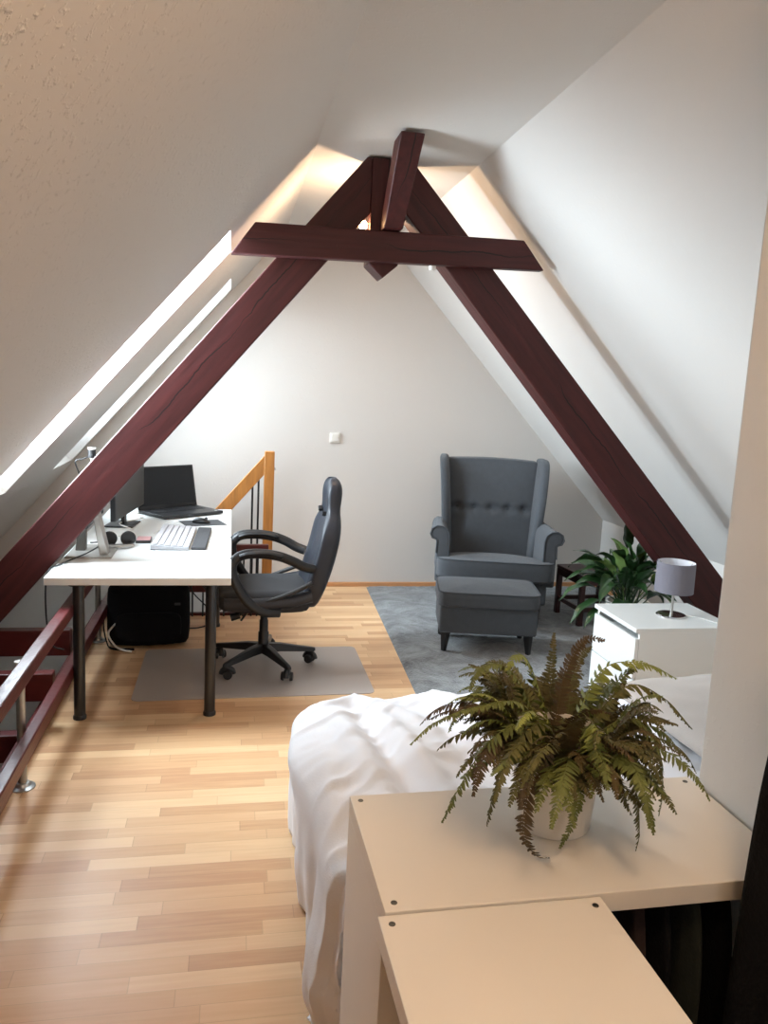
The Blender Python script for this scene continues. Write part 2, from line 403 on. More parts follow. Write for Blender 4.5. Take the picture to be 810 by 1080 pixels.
b = B(); ax0 = Vector((.738, 3.90, 2.352)); ax1 = Vector((.738, 3.56, 2.685)); rg = []
for k in range(13):
    p = ax0.lerp(ax1, k/12)
    rg.append([p+Vector((sx*(.045+.008*k/12), sy*.075, sz*.0)) for sx, sy, sz in ((-1, -1, 0), (1, -1, 0), (1, 1, 0), (-1, 1, 0))])
b.loft(rg); o = b.done('timber_strut', TIMBER, bevel=.004)
c0 = (ax0+ax1)/2
o.data.transform(Matrix.Translation(-c0)); o.data.transform(Matrix.Rotation(math.pi/2, 4, 'Y')); o.location = c0; o.rotation_euler = (0, -math.pi/2, 0)
tag(o, 'dark red slanting timber strut rising from the collar beam to the ceiling', 'beam')

# spot lamp sitting on the collar beam
lamp = thing('spot_lamp', 'small glowing warm bulb mounted behind the top edge of the collar beam', 'lamp', (.612, TY+.03, 2.372))
b = B(); b.cyl((0, 0, -.05), (0, 0, -.012), .022, seg=20); b.done('lamp_socket', STEEL, lamp, smooth=True)
b = B(); b.lathe([(.004, -.014), (.014, -.010), (.021, .004), (.021, .014), (.014, .026), (.003, .031)], seg=20); bl = b.done('bulb', BULB, lamp, smooth=True)
pl = bpy.data.lights.new('warm_bulb_light', 'POINT'); pl.energy = 15; pl.color = (1, .68, .42); pl.shadow_soft_size = .03
po = bpy.data.objects.new('warm_bulb_light', pl); C.objects.link(po); po.location = (.62, TY+.38, 2.36)
# ceiling lamp over the viewer
cl = thing('ceiling_lamp', 'round white ceiling lamp above the viewer', 'lamp', (.62, .25, TOP))
b = B(); b.lathe([(.02, -.001), (.13, -.001), (.14, -.02), (.12, -.055), (.06, -.075), (.01, -.08)], seg=32); b.done('lamp_shade', emis('warm_glass', (1, .7, .42), 5), cl, smooth=True)
pl = bpy.data.lights.new('warm_ceiling_light', 'POINT'); pl.energy = 25; pl.color = (1, .69, .43); pl.shadow_soft_size = .12
po = bpy.data.objects.new('warm_ceiling_light', pl); C.objects.link(po); po.location = (.50, .25, TOP-.30)

# ------------------------------------------------------------------ stair railings
rail = thing('stair_railing', 'low dark red wooden railing with steel pipe posts along the stairwell, passing under the desk', 'railing', (-.74, 3.0, 0))
def rl(name, a, c, m=REDP, bev=.005):
    bb = B(); bb.mm([a[i]-(-.74, 3.0, 0)[i] for i in range(3)], [c[i]-(-.74, 3.0, 0)[i] for i in range(3)]); return bb.done(name, m, rail, bevel=bev)
rl('rail', (-.745, 1.35, .500), (-.695, 5.28, .556))
rl('rail', (-.745, 1.35, .20), (-.700, 5.28, .262))
rl('rail', (-.745, 5.28, .465), (.262, 5.325, .515))
rl('rail', (-.745, 5.28, .185), (.235, 5.325, .245))
for yy, hh in ((3.06, .513), (4.84, .60), (1.7, .52)):
    b = B(); x = -.02; y = yy-3.0
    b.cyl((x-.012, y, .004), (x-.012, y, hh-.006), .0165, seg=20); pp = b.done('pipe_post', STEEL, rail, smooth=True)
    b = B(); b.lathe([(.018, 0), (.020, .004), (.020, .012), (.012, .014)], (x-.012, y, hh-.012), 20); b.done('pipe_cap', PLGREY, pp, smooth=True)
    b = B(); b.lathe([(.046, 0), (.046, .005), (.030, .010), (.024, .022), (.0175, .024)], (x-.012, y, .0), 24); b.done('flange', STEEL, pp, smooth=True)
for x in (.055, .10, .155, .195, -.03, -.10, -.17, -.24, -.31, -.40):
    b = B(); top = .75+max(0, (x+.1))*.9 if x > -.05 else .5
    xx = x+.74
    b.cyl((xx, 2.345, .0), (xx, 2.345, {1: .5}.get(0, min(.5, top))), .006, seg=8); b.done('baluster', BLACKM, rail, smooth=True)
wood = thing('stair_handrail', 'orange pine newel post with sloping handrail beside the far end of the desk', 'handrail', (.277, 5.78, 0))
b = B(); b.mm((-.036, -.018, .0), (.036, .045, 1.108)); b.done('newel_post', PINE, wood, bevel=.004)
b = B(); b.prism([(-.038, -.014, 1.075), (-.038, -.014, .935), (-.98, -.014, -.155), (-.98, -.014, -.015)], (0, .035, 0)); b.done('handrail', PINE, wood, bevel=.004)
for x, zt in ((-.075, .88), (-.118, .83), (-.30, .62), (-.36, .55)):
    b = B(); b.cyl((x, -.004, -.30), (x, -.004, zt+.03), .0075, seg=8); b.done('rod', BLACKM, wood, smooth=True)
b = B(); b.cyl((.035, .01, .98), (.046, .01, .98), .008, seg=12); b.done('bolt', STEEL, wood, smooth=True)
for k, (y0, zt, hh) in enumerate(((4.02, .337, .131), (3.62, .262, .13), (3.30, .118, .12), (2.95, .02, .12))):
    b = B(); b.box((0, 0, 0), (2.2, .05, hh)); x = -.80-.036-1.1
    x0 = -2.2 if False else -1.55
    b = B(); zc = zt-hh/2; xe = (zt+.02-2.28)/ROOF+.01; xr = -.77 if k < 2 else -.838; hx_ = (xr-xe)/2; b.mm((-hx_, -.03, -hh/2), (hx_, .03, hh/2))
    o = b.done('stair_crossbeam', REDP, bevel=.004); o.location = (xr-hx_, y0, zt-hh/2)
    tag(o, ('dark red horizontal board over the stairwell, the highest and farthest one', 'dark red horizontal board over the stairwell, second from the top', 'dark red horizontal board over the stairwell, third from the top', 'dark red horizontal board over the stairwell, the lowest and nearest one')[k], 'board')

# ------------------------------------------------------------------ desk
DX0, DX1, DY0, DY1, DZ = -.815, .012, 3.655, 5.69, .69
desk = thing('desk', 'long white desk with black tubular legs beside the stairwell railing', 'desk', (0, 0, 0))
b = B(); b.mm((DX0, DY0, DZ-.036), (DX1, DY1, DZ)); b.done('tabletop', WHITE, desk, bevel=.003)
for x in (-.675, -.08):
    for y in (3.60+.12, 4.0+.62+.5, 5.60):
        if y < 4: y = 3.70
        b = B(); b.cyl((x, y, .018), (x, y, DZ-.036), .026, seg=24); lg = b.done('leg', BLACKM, desk, smooth=True)
        b = B(); b.lathe([(.030, 0), (.031, .012), (.027, .02)], (x, y, 0), 24); b.done('foot', BLACKP, lg, smooth=True)
        b = B(); b.lathe([(.045, 0), (.045, .006)], (x, y, DZ-.043), 24); b.done('bracket', BLACKM, lg, smooth=True)

# ------------------------------------------------------------------ things on the desk
def rotm(a, ax='Z'): return Matrix.Rotation(a, 3, ax)
mon = thing('monitor', 'monitor on a silver stand, mostly hidden behind the left rafter', 'monitor', (-.69, 4.20, DZ))
b = B(); b.mm((-.115, -.15, 0), (.11, .17, .008)); b.done('stand_base', ALU, mon, bevel=.003)
b = B(); b.prism([(.085, -.10, .008), (.045, -.10, .008), (.00, -.10, .30), (.022, -.10, .30)], (0, .09, 0)); b.done('stand_neck', ALU, mon, bevel=.004)
b = B(); b.prism([(-.04, .0, .008), (-.09, .0, .008), (-.06, .0, .24), (-.03, .0, .26)], (0, .05, 0)); b.done('stand_brace', mat('grey_metal', srgb(96, 92, 86), .4, metal=.6), mon, bevel=.004)
b = B(); b.mm((-.03, -.17, .15), (.0, .33, .43)); ho = b.done('housing', BLACKP, mon, bevel=.006)
b = B(); b.mm((.0, -.162, .158), (.002, .322, .422)); b.done('screen', SCREEN, ho)
mon2 = thing('monitor', 'dark matt monitor on a black stand between left rafter and laptop', 'monitor', (-.615, 5.01, DZ), math.radians(83))
b = B(); b.mm((-.35, -.012, .078), (.35, .016, .365)); ho = b.done('housing', BLACKP, mon2, bevel=.004)
b = B(); b.mm((-.342, -.0145, .086), (.342, -.012, .357)); b.done('screen', SCREENG, ho)
b = B(); b.mm((-.03, .018, .004), (.03, .04, .22)); b.done('stand_neck', BLACKP, mon2, bevel=.004)
b = B(); b.mm((-.11, -.05, 0), (.11, .12, .010)); b.done('stand_base', BLACKP, mon2, bevel=.004)
wc = thing('webcam', 'small black webcam with white front on top of the left monitor', 'webcam', (-.705, 4.30, DZ+.43))
b = B(); b.mm((-.02, -.02, 0), (.012, .02, .012)); b.done('clip', BLACKP, wc, bevel=.003)
b = B(); b.cyl((-.005, 0, .012), (-.005, 0, .055), .007, seg=12); b.done('neck', PLGREY, wc, smooth=True)
b = B(); b.cyl((-.005, 0, .052), (-.005, 0, .095), .020, seg=20); hd = b.done('camera_head', BLACKP, wc, smooth=True)
b = B(); b.cyl((-.005, 0, .0955), (-.005, 0, .103), .020, seg=20); b.done('cap', PLGREY, hd, smooth=True)
b = B(); b.tube(crom([(-.008, 0, .060), (-.05, -.01, .045), (-.085, -.01, .03), (-.07, 0, -.03), (-.05, .02, -.12)]), .004, 8); b.done('cable', BLACKP, wc, smooth=True)

lap = thing('laptop', 'open black laptop at the far end of the white desk', 'laptop', (-.325, 5.46, DZ), math.radians(38))
LW, LD = .47, .31
b = B(); b.mm((-LW/2, -LD/2, .004), (LW/2, LD/2, .024)); bs = b.done('base', BLACKP, lap, bevel=.004)
KEYB = mat('black_keys', (.02, .02, .022), .5)
b = B()
for r in range(5):
    for k in range(14):
        b.box((-.178+k*.0275, .105-r*.026, .0255), (.023, .021, .003))
b.done('keys', KEYB, bs); b = B(); b.mm((-.05, -.135, .0242), (.05, -.06, .0250)); b.done('touchpad', mat('touchpad_grey', (.03, .03, .032), .35), bs)
b = B(); b.cyl((.19, -.13, .0242), (.19, -.13, .0250), .008, seg=14); b.done('sticker', PLGREY, bs)
tl = rotm(-math.radians(12), 'X')
def lp(p): return Vector((0, LD/2-.006, .024)) + tl @ Vector(p)
b = B(); b.prism([lp((-LW/2, 0, 0)), lp((LW/2, 0, 0)), lp((LW/2, 0, .29)), lp((-LW/2, 0, .29))], tl @ Vector((0, .009, 0))); ld = b.done('lid', BLACKP, lap, bevel=.002)
b = B(); b.prism([lp((-LW/2+.012, -.0005, .022)), lp((LW/2-.012, -.0005, .022)), lp((LW/2-.012, -.0005, .28)), lp((-LW/2+.012, -.0005, .28))], tl @ Vector((0, .0006, 0))); b.done('screen', SCREEN, ld)

mp_ = thing('mouse_pad', 'dark grey mouse pad between laptop and keyboard', 'mouse pad', (-.17, 5.11, DZ), math.radians(18))
b = B(); b.mm((-.13, -.10, 0), (.13, .10, .003)); b.done('pad', WRIST, mp_, bevel=.001)
ms = thing('mouse', 'black computer mouse on the dark mouse pad', 'mouse', (-.18, 5.10, DZ+.0035), math.radians(75))
b = B(); b.loft([[(sx*w*math.cos(a), y, max(.0, h*math.sin(a))) for sx in (1,) for a in [PI*i/8 for i in range(9)]] for y, w, h in ((-.058, .012, .008), (-.05, .026, .020), (-.02, .033, .034), (.02, .033, .038), (.05, .025, .024), (.058, .010, .008))])
b.done('shell', BLACKP, ms, smooth=True, sub=1)
b = B(); b.cyl((-.004, -.033, .030), (.004, -.033, .030), .009, seg=14); b.done('wheel', WRIST, ms, smooth=True)

kb = thing('keyboard', 'light grey keyboard lying lengthwise at the desk edge, in front of the mouse pad', 'keyboard', (-.30, 4.57, DZ), math.radians(-1.5))
b = B(); b.prism([(-.105, -.31, .003), (.095, -.31, .003), (.095, -.31, .014), (-.105, -.31, .030)], (0, .62, 0)); kc = b.done('case', KEYW, kb, bevel=.003)
b = B(); rx = [-.085+.033*i for i in range(6)]
for i, x in enumerate(rx):
    for k in range(16):
        z = .030-(x+.105)*.08+.004; b.box((x, -.285+k*.038, z), (.028, .033, .007))
kk = b.done('keys', mat('white_keys', srgb(204, 204, 208), .5), kc, bevel=.0015, seg=1)
b = B(); b.mm((-.105, -.307, .0), (-.08, .307, .004)); b.done('feet', BLACKP, kc)
wr = tag((lambda bb: (bb.mm((-.04, -.30, 0), (.04, .30, .018)), bb.done('wrist_rest', WRIST, bevel=.007, seg=3))[1])(B()), 'dark grey foam wrist rest along the right side of the keyboard', 'wrist rest')
wr.location = (-.155, 4.57, DZ); wr.rotation_euler = (0, 0, math.radians(-1.5))
bx = thing('card_case', 'small black case on the desk between headphones and keyboard', 'case', (-.47, 4.50, DZ), math.radians(2))
b = B(); b.mm((-.04, -.06, 0), (.04, .06, .016)); b.done('case', BLACKP, bx, bevel=.003)
b = B(); b.mm((-.036, -.056, .0162), (.036, .056, .018)); b.done('card', mat('pink_card', srgb(196, 150, 150), .6), bx)
hp = thing('headphones', 'black headphones with silver rims beside the monitor stand', 'headphones', (-.585, 4.36, DZ), math.radians(8))
for sx in (-1, 1):
    b = B(); b.tube([(sx*.048, .018, .045), (sx*.048, -.016, .045)], [.032, .042], 24); cu = b.done('ear_cup', BLACKP, hp, bevel=.006)
    b = B(); b.tube([(sx*.048, .019, .045), (sx*.048, .024, .045)], [.030, .028], 24); b.done('rim', ALU, cu, smooth=True)
b = B(); b.tube([(.07*math.cos(a), -.02-.06*math.sin(a), .012+.004*math.sin(a)) for a in [PI*i/16 for i in range(17)]], .008, 10); b.done('headband', ALU, hp, smooth=True)
b = B(); b.tube([(.066*math.cos(a), -.02-.05*math.sin(a), .020) for a in [PI*i/16 for i in range(17)]], .007, 10); b.done('headband_pad', BLACKP, hp, smooth=True)
def cable(name, pts, r, m, label): 
    bb = B(); bb.tube(crom(pts, 8), r, 8); return tag(bb.done(name, m, smooth=True), label, 'cable')
cable('cable', [(-.74, 4.42, DZ+.006), (-.66, 4.30, DZ+.03), (-.70, 4.10, DZ+.02), (-.79, 3.90, DZ+.006), (-.825, 3.78, DZ-.01), (-.83, 3.76, .5), (-.80, 3.72, .36), (-.745, 3.72, .33)], .004, BLACKP, 'black cable drooping over the left desk edge beside the front leg')
cable('cable', [(-.62, 4.62, DZ+.004), (-.55, 4.75, DZ+.012), (-.66, 4.95, DZ+.02), (-.55, 5.2, DZ+.012), (-.62, 5.4, DZ+.004), (-.5, 5.5, DZ+.004)], .004, PLGREY, 'white cable coiled on the desk behind the dark monitor')
cable('cable', [(-.44, 4.72, DZ+.004), (-.40, 4.84, DZ+.004), (-.33, 4.93, DZ+.004), (-.30, 4.90, DZ+.008)], .003, PLGREY, 'thin light cable running from the keyboard across the desk')

# bag and cables under the desk
bag = thing('laptop_bag', 'black fabric laptop bag standing on the floor under the desk', 'bag', (-.47, 4.80, 0), math.radians(4))
b = B(); rg = []
for k, (z, hw, hd_) in enumerate(((0, .22, .08), (.03, .238, .10), (.12, .243, .11), (.24, .242, .10), (.33, .24, .085), (.362, .232, .065), (.37, .20, .04))):
    rg.append([(hw*(abs(math.cos(a))**.35)*(1 if math.cos(a) >= 0 else -1), hd_*(abs(math.sin(a))**.5)*(1 if math.sin(a) >= 0 else -1), z+.005*math.sin(5*a+z*9)) for a in [2*PI*i/28 for i in range(28)]])
b.loft(rg); b.done('body', BLACKF, bag, smooth=True, sub=1)
b = B(); b.loft([[(x*s, -.10-o, .05+z*.17+.0) for x, z in [(math.copysign(abs(math.cos(a))**.4, math.cos(a))*.19, math.copysign(abs(math.sin(a))**.4, math.sin(a))*.5+.5) for a in [2*PI*i/20 for i in range(20)]]] for s, o in ((1, 0), (.98, .018), (.85, .026))]); b.done('front_pocket', BLACKF, bag, smooth=True)
b = B(); b.box((.165, -.112, .27), (.035, .006, .016)); b.done('badge', mat('dark_rubber', (.03, .03, .03), .5), bag, bevel=.003)
b = B(); b.tube(crom([(-.10, -.01, .34), (-.08, -.015, .38), (0, -.02, .395), (.08, -.015, .38), (.10, -.01, .34)]), .011, 8, flat=.5); b.done('handle', BLACKF, bag, smooth=True)
b = B(); b.tube(crom([(-.22, 0, .30), (-.26, -.03, .16), (-.24, -.06, .03), (-.20, -.13, .012), (-.08, -.15, .010)]), .010, 8, flat=.4); b.done('shoulder_strap', BLACKF, bag, smooth=True)
for k, (x, y, lab) in enumerate(((-.19, 5.16, 'black cable hanging in loops between bag and front desk leg'),)):
    cable('cable', [(x, y, .62), (x+.03, y, .4), (x-.05, y, .25), (x+.05, y, .12), (x+.10, y-.04, .05), (x+.02, y-.1, .012), (x-.12, y-.08, .012), (x-.14, y, .1), (x-.02, y+.02, .28), (x+.09, y, .17), (x+.14, y+.02, .09)], .0045, BLACKP, lab)
cable('cable', [(-.66, 4.72, .3), (-.64, 4.70, .18), (-.69, 4.68, .10), (-.65, 4.66, .03), (-.60, 4.62, .015), (-.55, 4.6, .012)], .006, PLGREY, 'white cable on the floor left of the black bag')

# ------------------------------------------------------------------ chair mat
b = B(); pts = []
for cx, cy, a0 in ((.775-.04, 3.90+.04, -90), (.775-.04, 4.66-.04, 0), (-.47+.04, 4.66-.04, 90), (-.47+.04, 3.88+.04, 180)):
    pts += [(x, y, .0) for x, y in arc(cx, cy, .04, a0, a0+90, 6)]
b.prism(pts, (0, 0, .003)); cm = b.done('chair_mat', MATV); cm.location = (0, 0, .0008); tag(cm, 'translucent grey plastic mat on the parquet under the office chair', 'mat')

# ------------------------------------------------------------------ office chair (front = -y, turned to face the desk)
CZ = .004
ch = thing('office_chair', 'black leatherette office chair with loop armrests pulled up to the desk', 'chair', (.20, 4.35, CZ), math.radians(-90))
st = thing  # (alias unused)
b = B(); b.cyl((0, 0, .085), (0, 0, .125), .038, .034, 24); hubm = b.done('base_hub', BLACKP, ch, smooth=True)
for k in range(5):
    a = math.radians(98+72*k); d = Vector((math.cos(a), math.sin(a), 0)); s = Vector((-d.y, d.x, 0))
    b = B(); rg = []
    for t, w_, zt, zb in ((.02, .030, .135, .085), (.10, .027, .128, .085), (.20, .021, .108, .076), (.29, .016, .092, .068), (.305, .010, .088, .070)):
        p = d*t; rg.append([p+s*w_+Vector((0, 0, zb)), p+s*w_*.7+Vector((0, 0, zt)), p-s*w_*.7+Vector((0, 0, zt)), p-s*w_+Vector((0, 0, zb))])
    b.loft(rg); am = b.done('base_arm', BLACKP, ch, bevel=.005)
    b = B(); c = d*.275; r2 = math.radians(98+72*k+50); e = Vector((math.cos(r2), math.sin(r2), 0))
    for sd in (-1, 1):
        q = c+e*.012*sd*1.3; b.cyl(q+e*sd*.002+Vector((0, 0, .027)), q+e*sd*.016+Vector((0, 0, .027)), .026, .023, 20)
    b.done('caster', BLACKP, am, smooth=True)
    b = B(); b.cyl(c+Vector((0, 0, .03)), c+Vector((0, 0, .075)), .009, seg=12); n_ = Vector((-e.y, e.x, 0))
    b.tube([c+n_*.030*math.cos(x)+Vector((0, 0, .028+.030*math.sin(x))) for x in [PI*i/10 for i in range(11)]], .017, 10, flat=1.0); b.done('caster_hood', BLACKP, am, smooth=True)
b = B(); b.lathe([(.030, .12), (.030, .20), (.025, .205), (.025, .27), (.021, .275), (.021, .335)], seg=24); b.done('gas_lift', BLACKP, ch, smooth=True, ang=50)
b = B(); b.mm((-.09, -.10, .335), (.09, .10, .37)); b.done('tilt_mechanism', BLACKM, ch, bevel=.006)
b = B(); b.tube([(.05, -.07, .35), (.13, -.11, .335), (.17, -.13, .32)], .006, 8); b.done('tilt_lever', BLACKM, ch, smooth=True)
b = B(); b.cyl((0, -.135, .30), (0, -.185, .285), .020, .022, 16); b.cyl((0, -.09, .335), (0, -.14, .30), .010, seg=10); b.done('tension_knob', BLACKP, ch, smooth=True)
def rrect(hx, hy, n=28, e=.35): return [(hx*math.copysign(abs(math.cos(a))**e, math.cos(a)), hy*math.copysign(abs(math.sin(a))**e, math.sin(a))) for a in [2*PI*i/n for i in range(n)]]
# seat: cushion with raised side bolsters
b = B(); rg = []
for y, hw, z0, z1 in ((-.255, .17, .395, .425), (-.245, .20, .375, .455), (-.20, .235, .365, .475), (-.08, .25, .362, .482), (.08, .25, .362, .482), (.20, .245, .365, .485), (.25, .22, .375, .480)):
    ring = []
    for a in [2*PI*i/32 for i in range(32)]:
        x = hw*math.copysign(abs(math.cos(a))**.4, math.cos(a)); sz = math.copysign(abs(math.sin(a))**.55, math.sin(a))
        z = (z0+z1)/2+sz*(z1-z0)/2
        if sz > 0: z += .028*max(0, (abs(x)/hw-.55)/.45)**1.0*sz
        ring.append((x, y, z))
    rg.append(ring)
b.loft(rg); se = b.done('seat', LEATHB, ch, smooth=True, sub=1)
for sx in (-1, 1):
    b = B(); b.tube(crom([(sx*.232, -.22, .425), (sx*.252, -.05, .43), (sx*.25, .12, .445), (sx*.235, .24, .47)]), [.028]*19, 12, flat=1.25); b.done('bolster', LEATHER, se, smooth=True)
# backrest: bucket outline, thick shoulders, headrest
def spine(z):
    t = (z-.40)/.69
    return .235 + .13*t + .035*math.sin(PI*t*1.0)
rows = [(.385, .19, .040), (.41, .215, .055), (.50, .235, .062), (.60, .235, .062), (.70, .238, .060), (.78, .240, .058), (.84, .225, .054), (.885, .185, .046), (.92, .150, .040), (.97, .142, .045), (1.02, .138, .048), (1.06, .120, .042), (1.085, .085, .026), (1.092, .05, .014)]
b = B(); rg = []
for z, hw, th in rows:
    ring = []
    yc = spine(z)
    for a in [2*PI*i/36 for i in range(36)]:
        x = hw*math.copysign(abs(math.cos(a))**.45, math.cos(a)); yy = th*math.copysign(abs(math.sin(a))**.7, math.sin(a))
        if yy < 0: yy += .030*(1-min(1, (abs(x)/hw)/.72)**3) - .026*max(0, (abs(x)/hw-.6)/.4)*(1 if z < .87 else .2)
        ring.append((x, yc+yy, z))
    rg.append(ring)
b.loft(rg); bk = b.done('backrest', LEATHER, ch, smooth=True, sub=1)
for sx in (-1, 1):
    b = B(); z = .905; b.tube([(sx*.085, spine(z)-.046, z-.012), (sx*.12, spine(z)-.044, z+.004)], .014, 10, flat=.55); b.done('belt_slot', BLACKP, bk, smooth=True)
for sx in (-1, 1):
    X = sx*.272
    b = B(); pth = crom([(X-sx*.03, .07, .385), (X, -.02, .40), (X+sx*.004, -.10, .455), (X+sx*.006, -.165, .56), (X+sx*.006, -.185, .645), (X+sx*.004, -.145, .698), (X, -.06, .712), (X, .05, .700), (X, .13, .672), (X-sx*.01, .19, .640), (X-sx*.03, .245, .622)], 5)
    b.tube(pth, .028, 12, flat=.70, up=(0, 1, 0)); ar = b.done('armrest', BLACKP, ch, smooth=True)
    b = B(); b.tube(crom([(X, -.155, .695), (X, -.10, .713), (X, -.0, .716), (X, .09, .695)], 5), [.014]+[.036]*14+[.016], 14, flat=.5, up=(0, 0, 1)); b.done('armrest_pad', BLACKP, ar, smooth=True)
    b = B(); b.tube(crom([(X-sx*.02, -.10, .43), (X-sx*.01, .02, .455), (X-sx*.01, .14, .50), (X-sx*.03, .24, .545)], 5), .017, 10, flat=.7); b.done('armrest_brace', BLACKP, ar, smooth=True)

# ------------------------------------------------------------------ rug
b = B()
nx, ny = 90, 110; X0, X1, Y0, Y1 = 1.0, 3.10, 3.15, 6.13
g = []
for j in range(ny+1):
    row = []
    for i in range(nx+1):
        u, v = i/nx, j/ny; y = Y0+(Y1-Y0)*v; xl = .955+(y-3.15)*.048; x = xl+(X1-xl)*u
        e = min(u*nx, (nx-i), j, ny-j); z = .014+.006*noise.noise(Vector((x*26, y*26, 0))) if e > 0 else .0005
        row.append(b.bm.verts.new((x, y, z)))
    g.append(row)
for j in range(ny):
    for i in range(nx): b.bm.faces.new((g[j][i], g[j][i+1], g[j+1][i+1], g[j+1][i]))
rg_ = b.done('shag_rug', RUG, smooth=True); tag(rg_, 'mottled grey shaggy rug on the parquet under the armchair', 'rug')

# ------------------------------------------------------------------ armchair (front = -y)
arm = thing('wingback_armchair', 'grey upholstered wingback armchair with buttoned back standing on the rug', 'armchair', (1.875, 5.38, .014), math.radians(-14))
def cushion(bld, hx, y0, y1, z0, z1, crown=.03, nx=10, ny=8):
    """soft block with crowned top"""
    rings = []
    for k, (s, zf) in enumerate(((.96, 0), (1, .12), (1, .5), (1, .86), (.985, .97), (.93, 1.0))):
        rings.append([((hx*s)*math.copysign(abs(math.cos(a))**.22, math.cos(a)), (y0+y1)/2+(y1-y0)/2*s*math.copysign(abs(math.sin(a))**.22, math.sin(a)), z0+(z1-z0)*zf) for a in [2*PI*i/48 for i in range(48)]])
    vr = [[bld.bm.verts.new(Vector(p)) for p in r] for r in rings]
    for a_, b_ in zip(vr, vr[1:]):
        for i in range(48): bld.bm.faces.new((a_[i], a_[(i+1) % 48], b_[(i+1) % 48], b_[i]))
    bld.bm.faces.new(vr[0][::-1])
    prev = vr[-1]
    for s in (.75, .5, .25):
        cur = [bld.bm.verts.new(Vector(((p.co.x)*s/.93*.93, (y0+y1)/2+(p.co.y-(y0+y1)/2)*s, z1+crown*(1-s*s)))) for p in vr[-1]]
        for i in range(48): bld.bm.faces.new((prev[i], prev[(i+1) % 48], cur[(i+1) % 48], cur[i]))
        prev = cur
    bld.bm.faces.new(prev)
b = B(); b.mm((-.36, -.40, .17), (.36, .36, .34)); fr = b.done('frame', GREYF, arm, bevel=.015, seg=3)
for sx, sy in ((-.31, -.35), (.31, -.35), (-.29, .32), (.29, .32)):
    b = B(); b.tube([(sx, sy, 0), (sx, sy, .17)], [.016, .026], 4); b.done('leg', BLACKP, arm, bevel=.002)
b = B(); cushion(b, .405, -.47, .20, .335, .475, .035); 
for v_ in b.bm.verts: v_.co.z -= .10*max(0, (v_.co.y+.40))/.6*(1 if v_.co.z > .40 else 0)
sc_ = b.done('seat_cushion', GREYF, arm, smooth=True)
def rpath(hx, y0, y1, z, n=60, e=.22): return [(hx*math.copysign(abs(math.cos(a))**e, math.cos(a)), (y0+y1)/2+(y1-y0)/2*math.copysign(abs(math.sin(a))**e, math.sin(a)), z) for a in [2*PI*i/n for i in range(n+1)]]
b = B(); b.tube([(x, y, z-.10*max(0, y+.40)/.6) for x, y, z in rpath(.401, -.467, .197, .470)], .005, 8); b.done('piping', GREYF2, sc_, smooth=True)
# backrest, leaning back
def bp_(x, z, off=0):       # front surface point of the back
    lean = .18+(z-.42)*.20
    t = (z-.42)/.66
    puff = .035*math.sin(PI*min(1, max(0, t)))*(1-(abs(x)/.36)**3)
    dent = 0
    for bx_ in (-.25, -.125, 0, .125, .25):
        dent += .034*math.exp(-((x-bx_)**2+(z-.735)**2)/.0009)
    dent += .014*math.exp(-((z-.735)**2)/.0006)
    return Vector((x, lean-puff+dent+off, z))
b = B(); nx, nz = 48, 48; F = []; K = []
def topz(x): return 1.085+.018*(1-(x/.34)**2)
for j in range(nz+1):
    rf = []
    for i in range(nx+1):
        x = -.290+.58*i/nx; wide = 1+.15*(j/nz); x *= wide; z = .35+(topz(x/wide*.98)-.35)*j/nz
        rf.append(b.bm.verts.new(bp_(x, z)))
    F.append(rf)
for j in range(nz+1):
    K.append([b.bm.verts.new(Vector((v.co.x, .18+(v.co.z-.42)*.20+.13, v.co.z))) for v in F[j]])
for j in range(nz):
    for i in range(nx):
        b.bm.faces.new((F[j][i], F[j][i+1], F[j+1][i+1], F[j+1][i])); b.bm.faces.new((K[j][i+1], K[j][i], K[j+1][i], K[j+1][i+1]))
for i in range(nx): b.bm.faces.new((F[nz][i], F[nz][i+1], K[nz][i+1], K[nz][i])); b.bm.faces.new((F[0][i+1], F[0][i], K[0][i], K[0][i+1]))
for j in range(nz): b.bm.faces.new((F[j][0], F[j+1][0], K[j+1][0], K[j][0])); b.bm.faces.new((F[j+1][nx], F[j][nx], K[j][nx], K[j+1][nx]))
bk = b.done('backrest', GREYF, arm, smooth=True, bevel=.02, seg=3)
for x in (-.25, -.125, 0, .125, .25):
    p = bp_(x, .735); b = B(); b.tube([p+Vector((0, -.001, 0)), p+Vector((0, -.008, 0)), p+Vector((0, -.011, 0))], [.012, .011, .004], 14); b.done('button', GREYF2, bk, smooth=True)
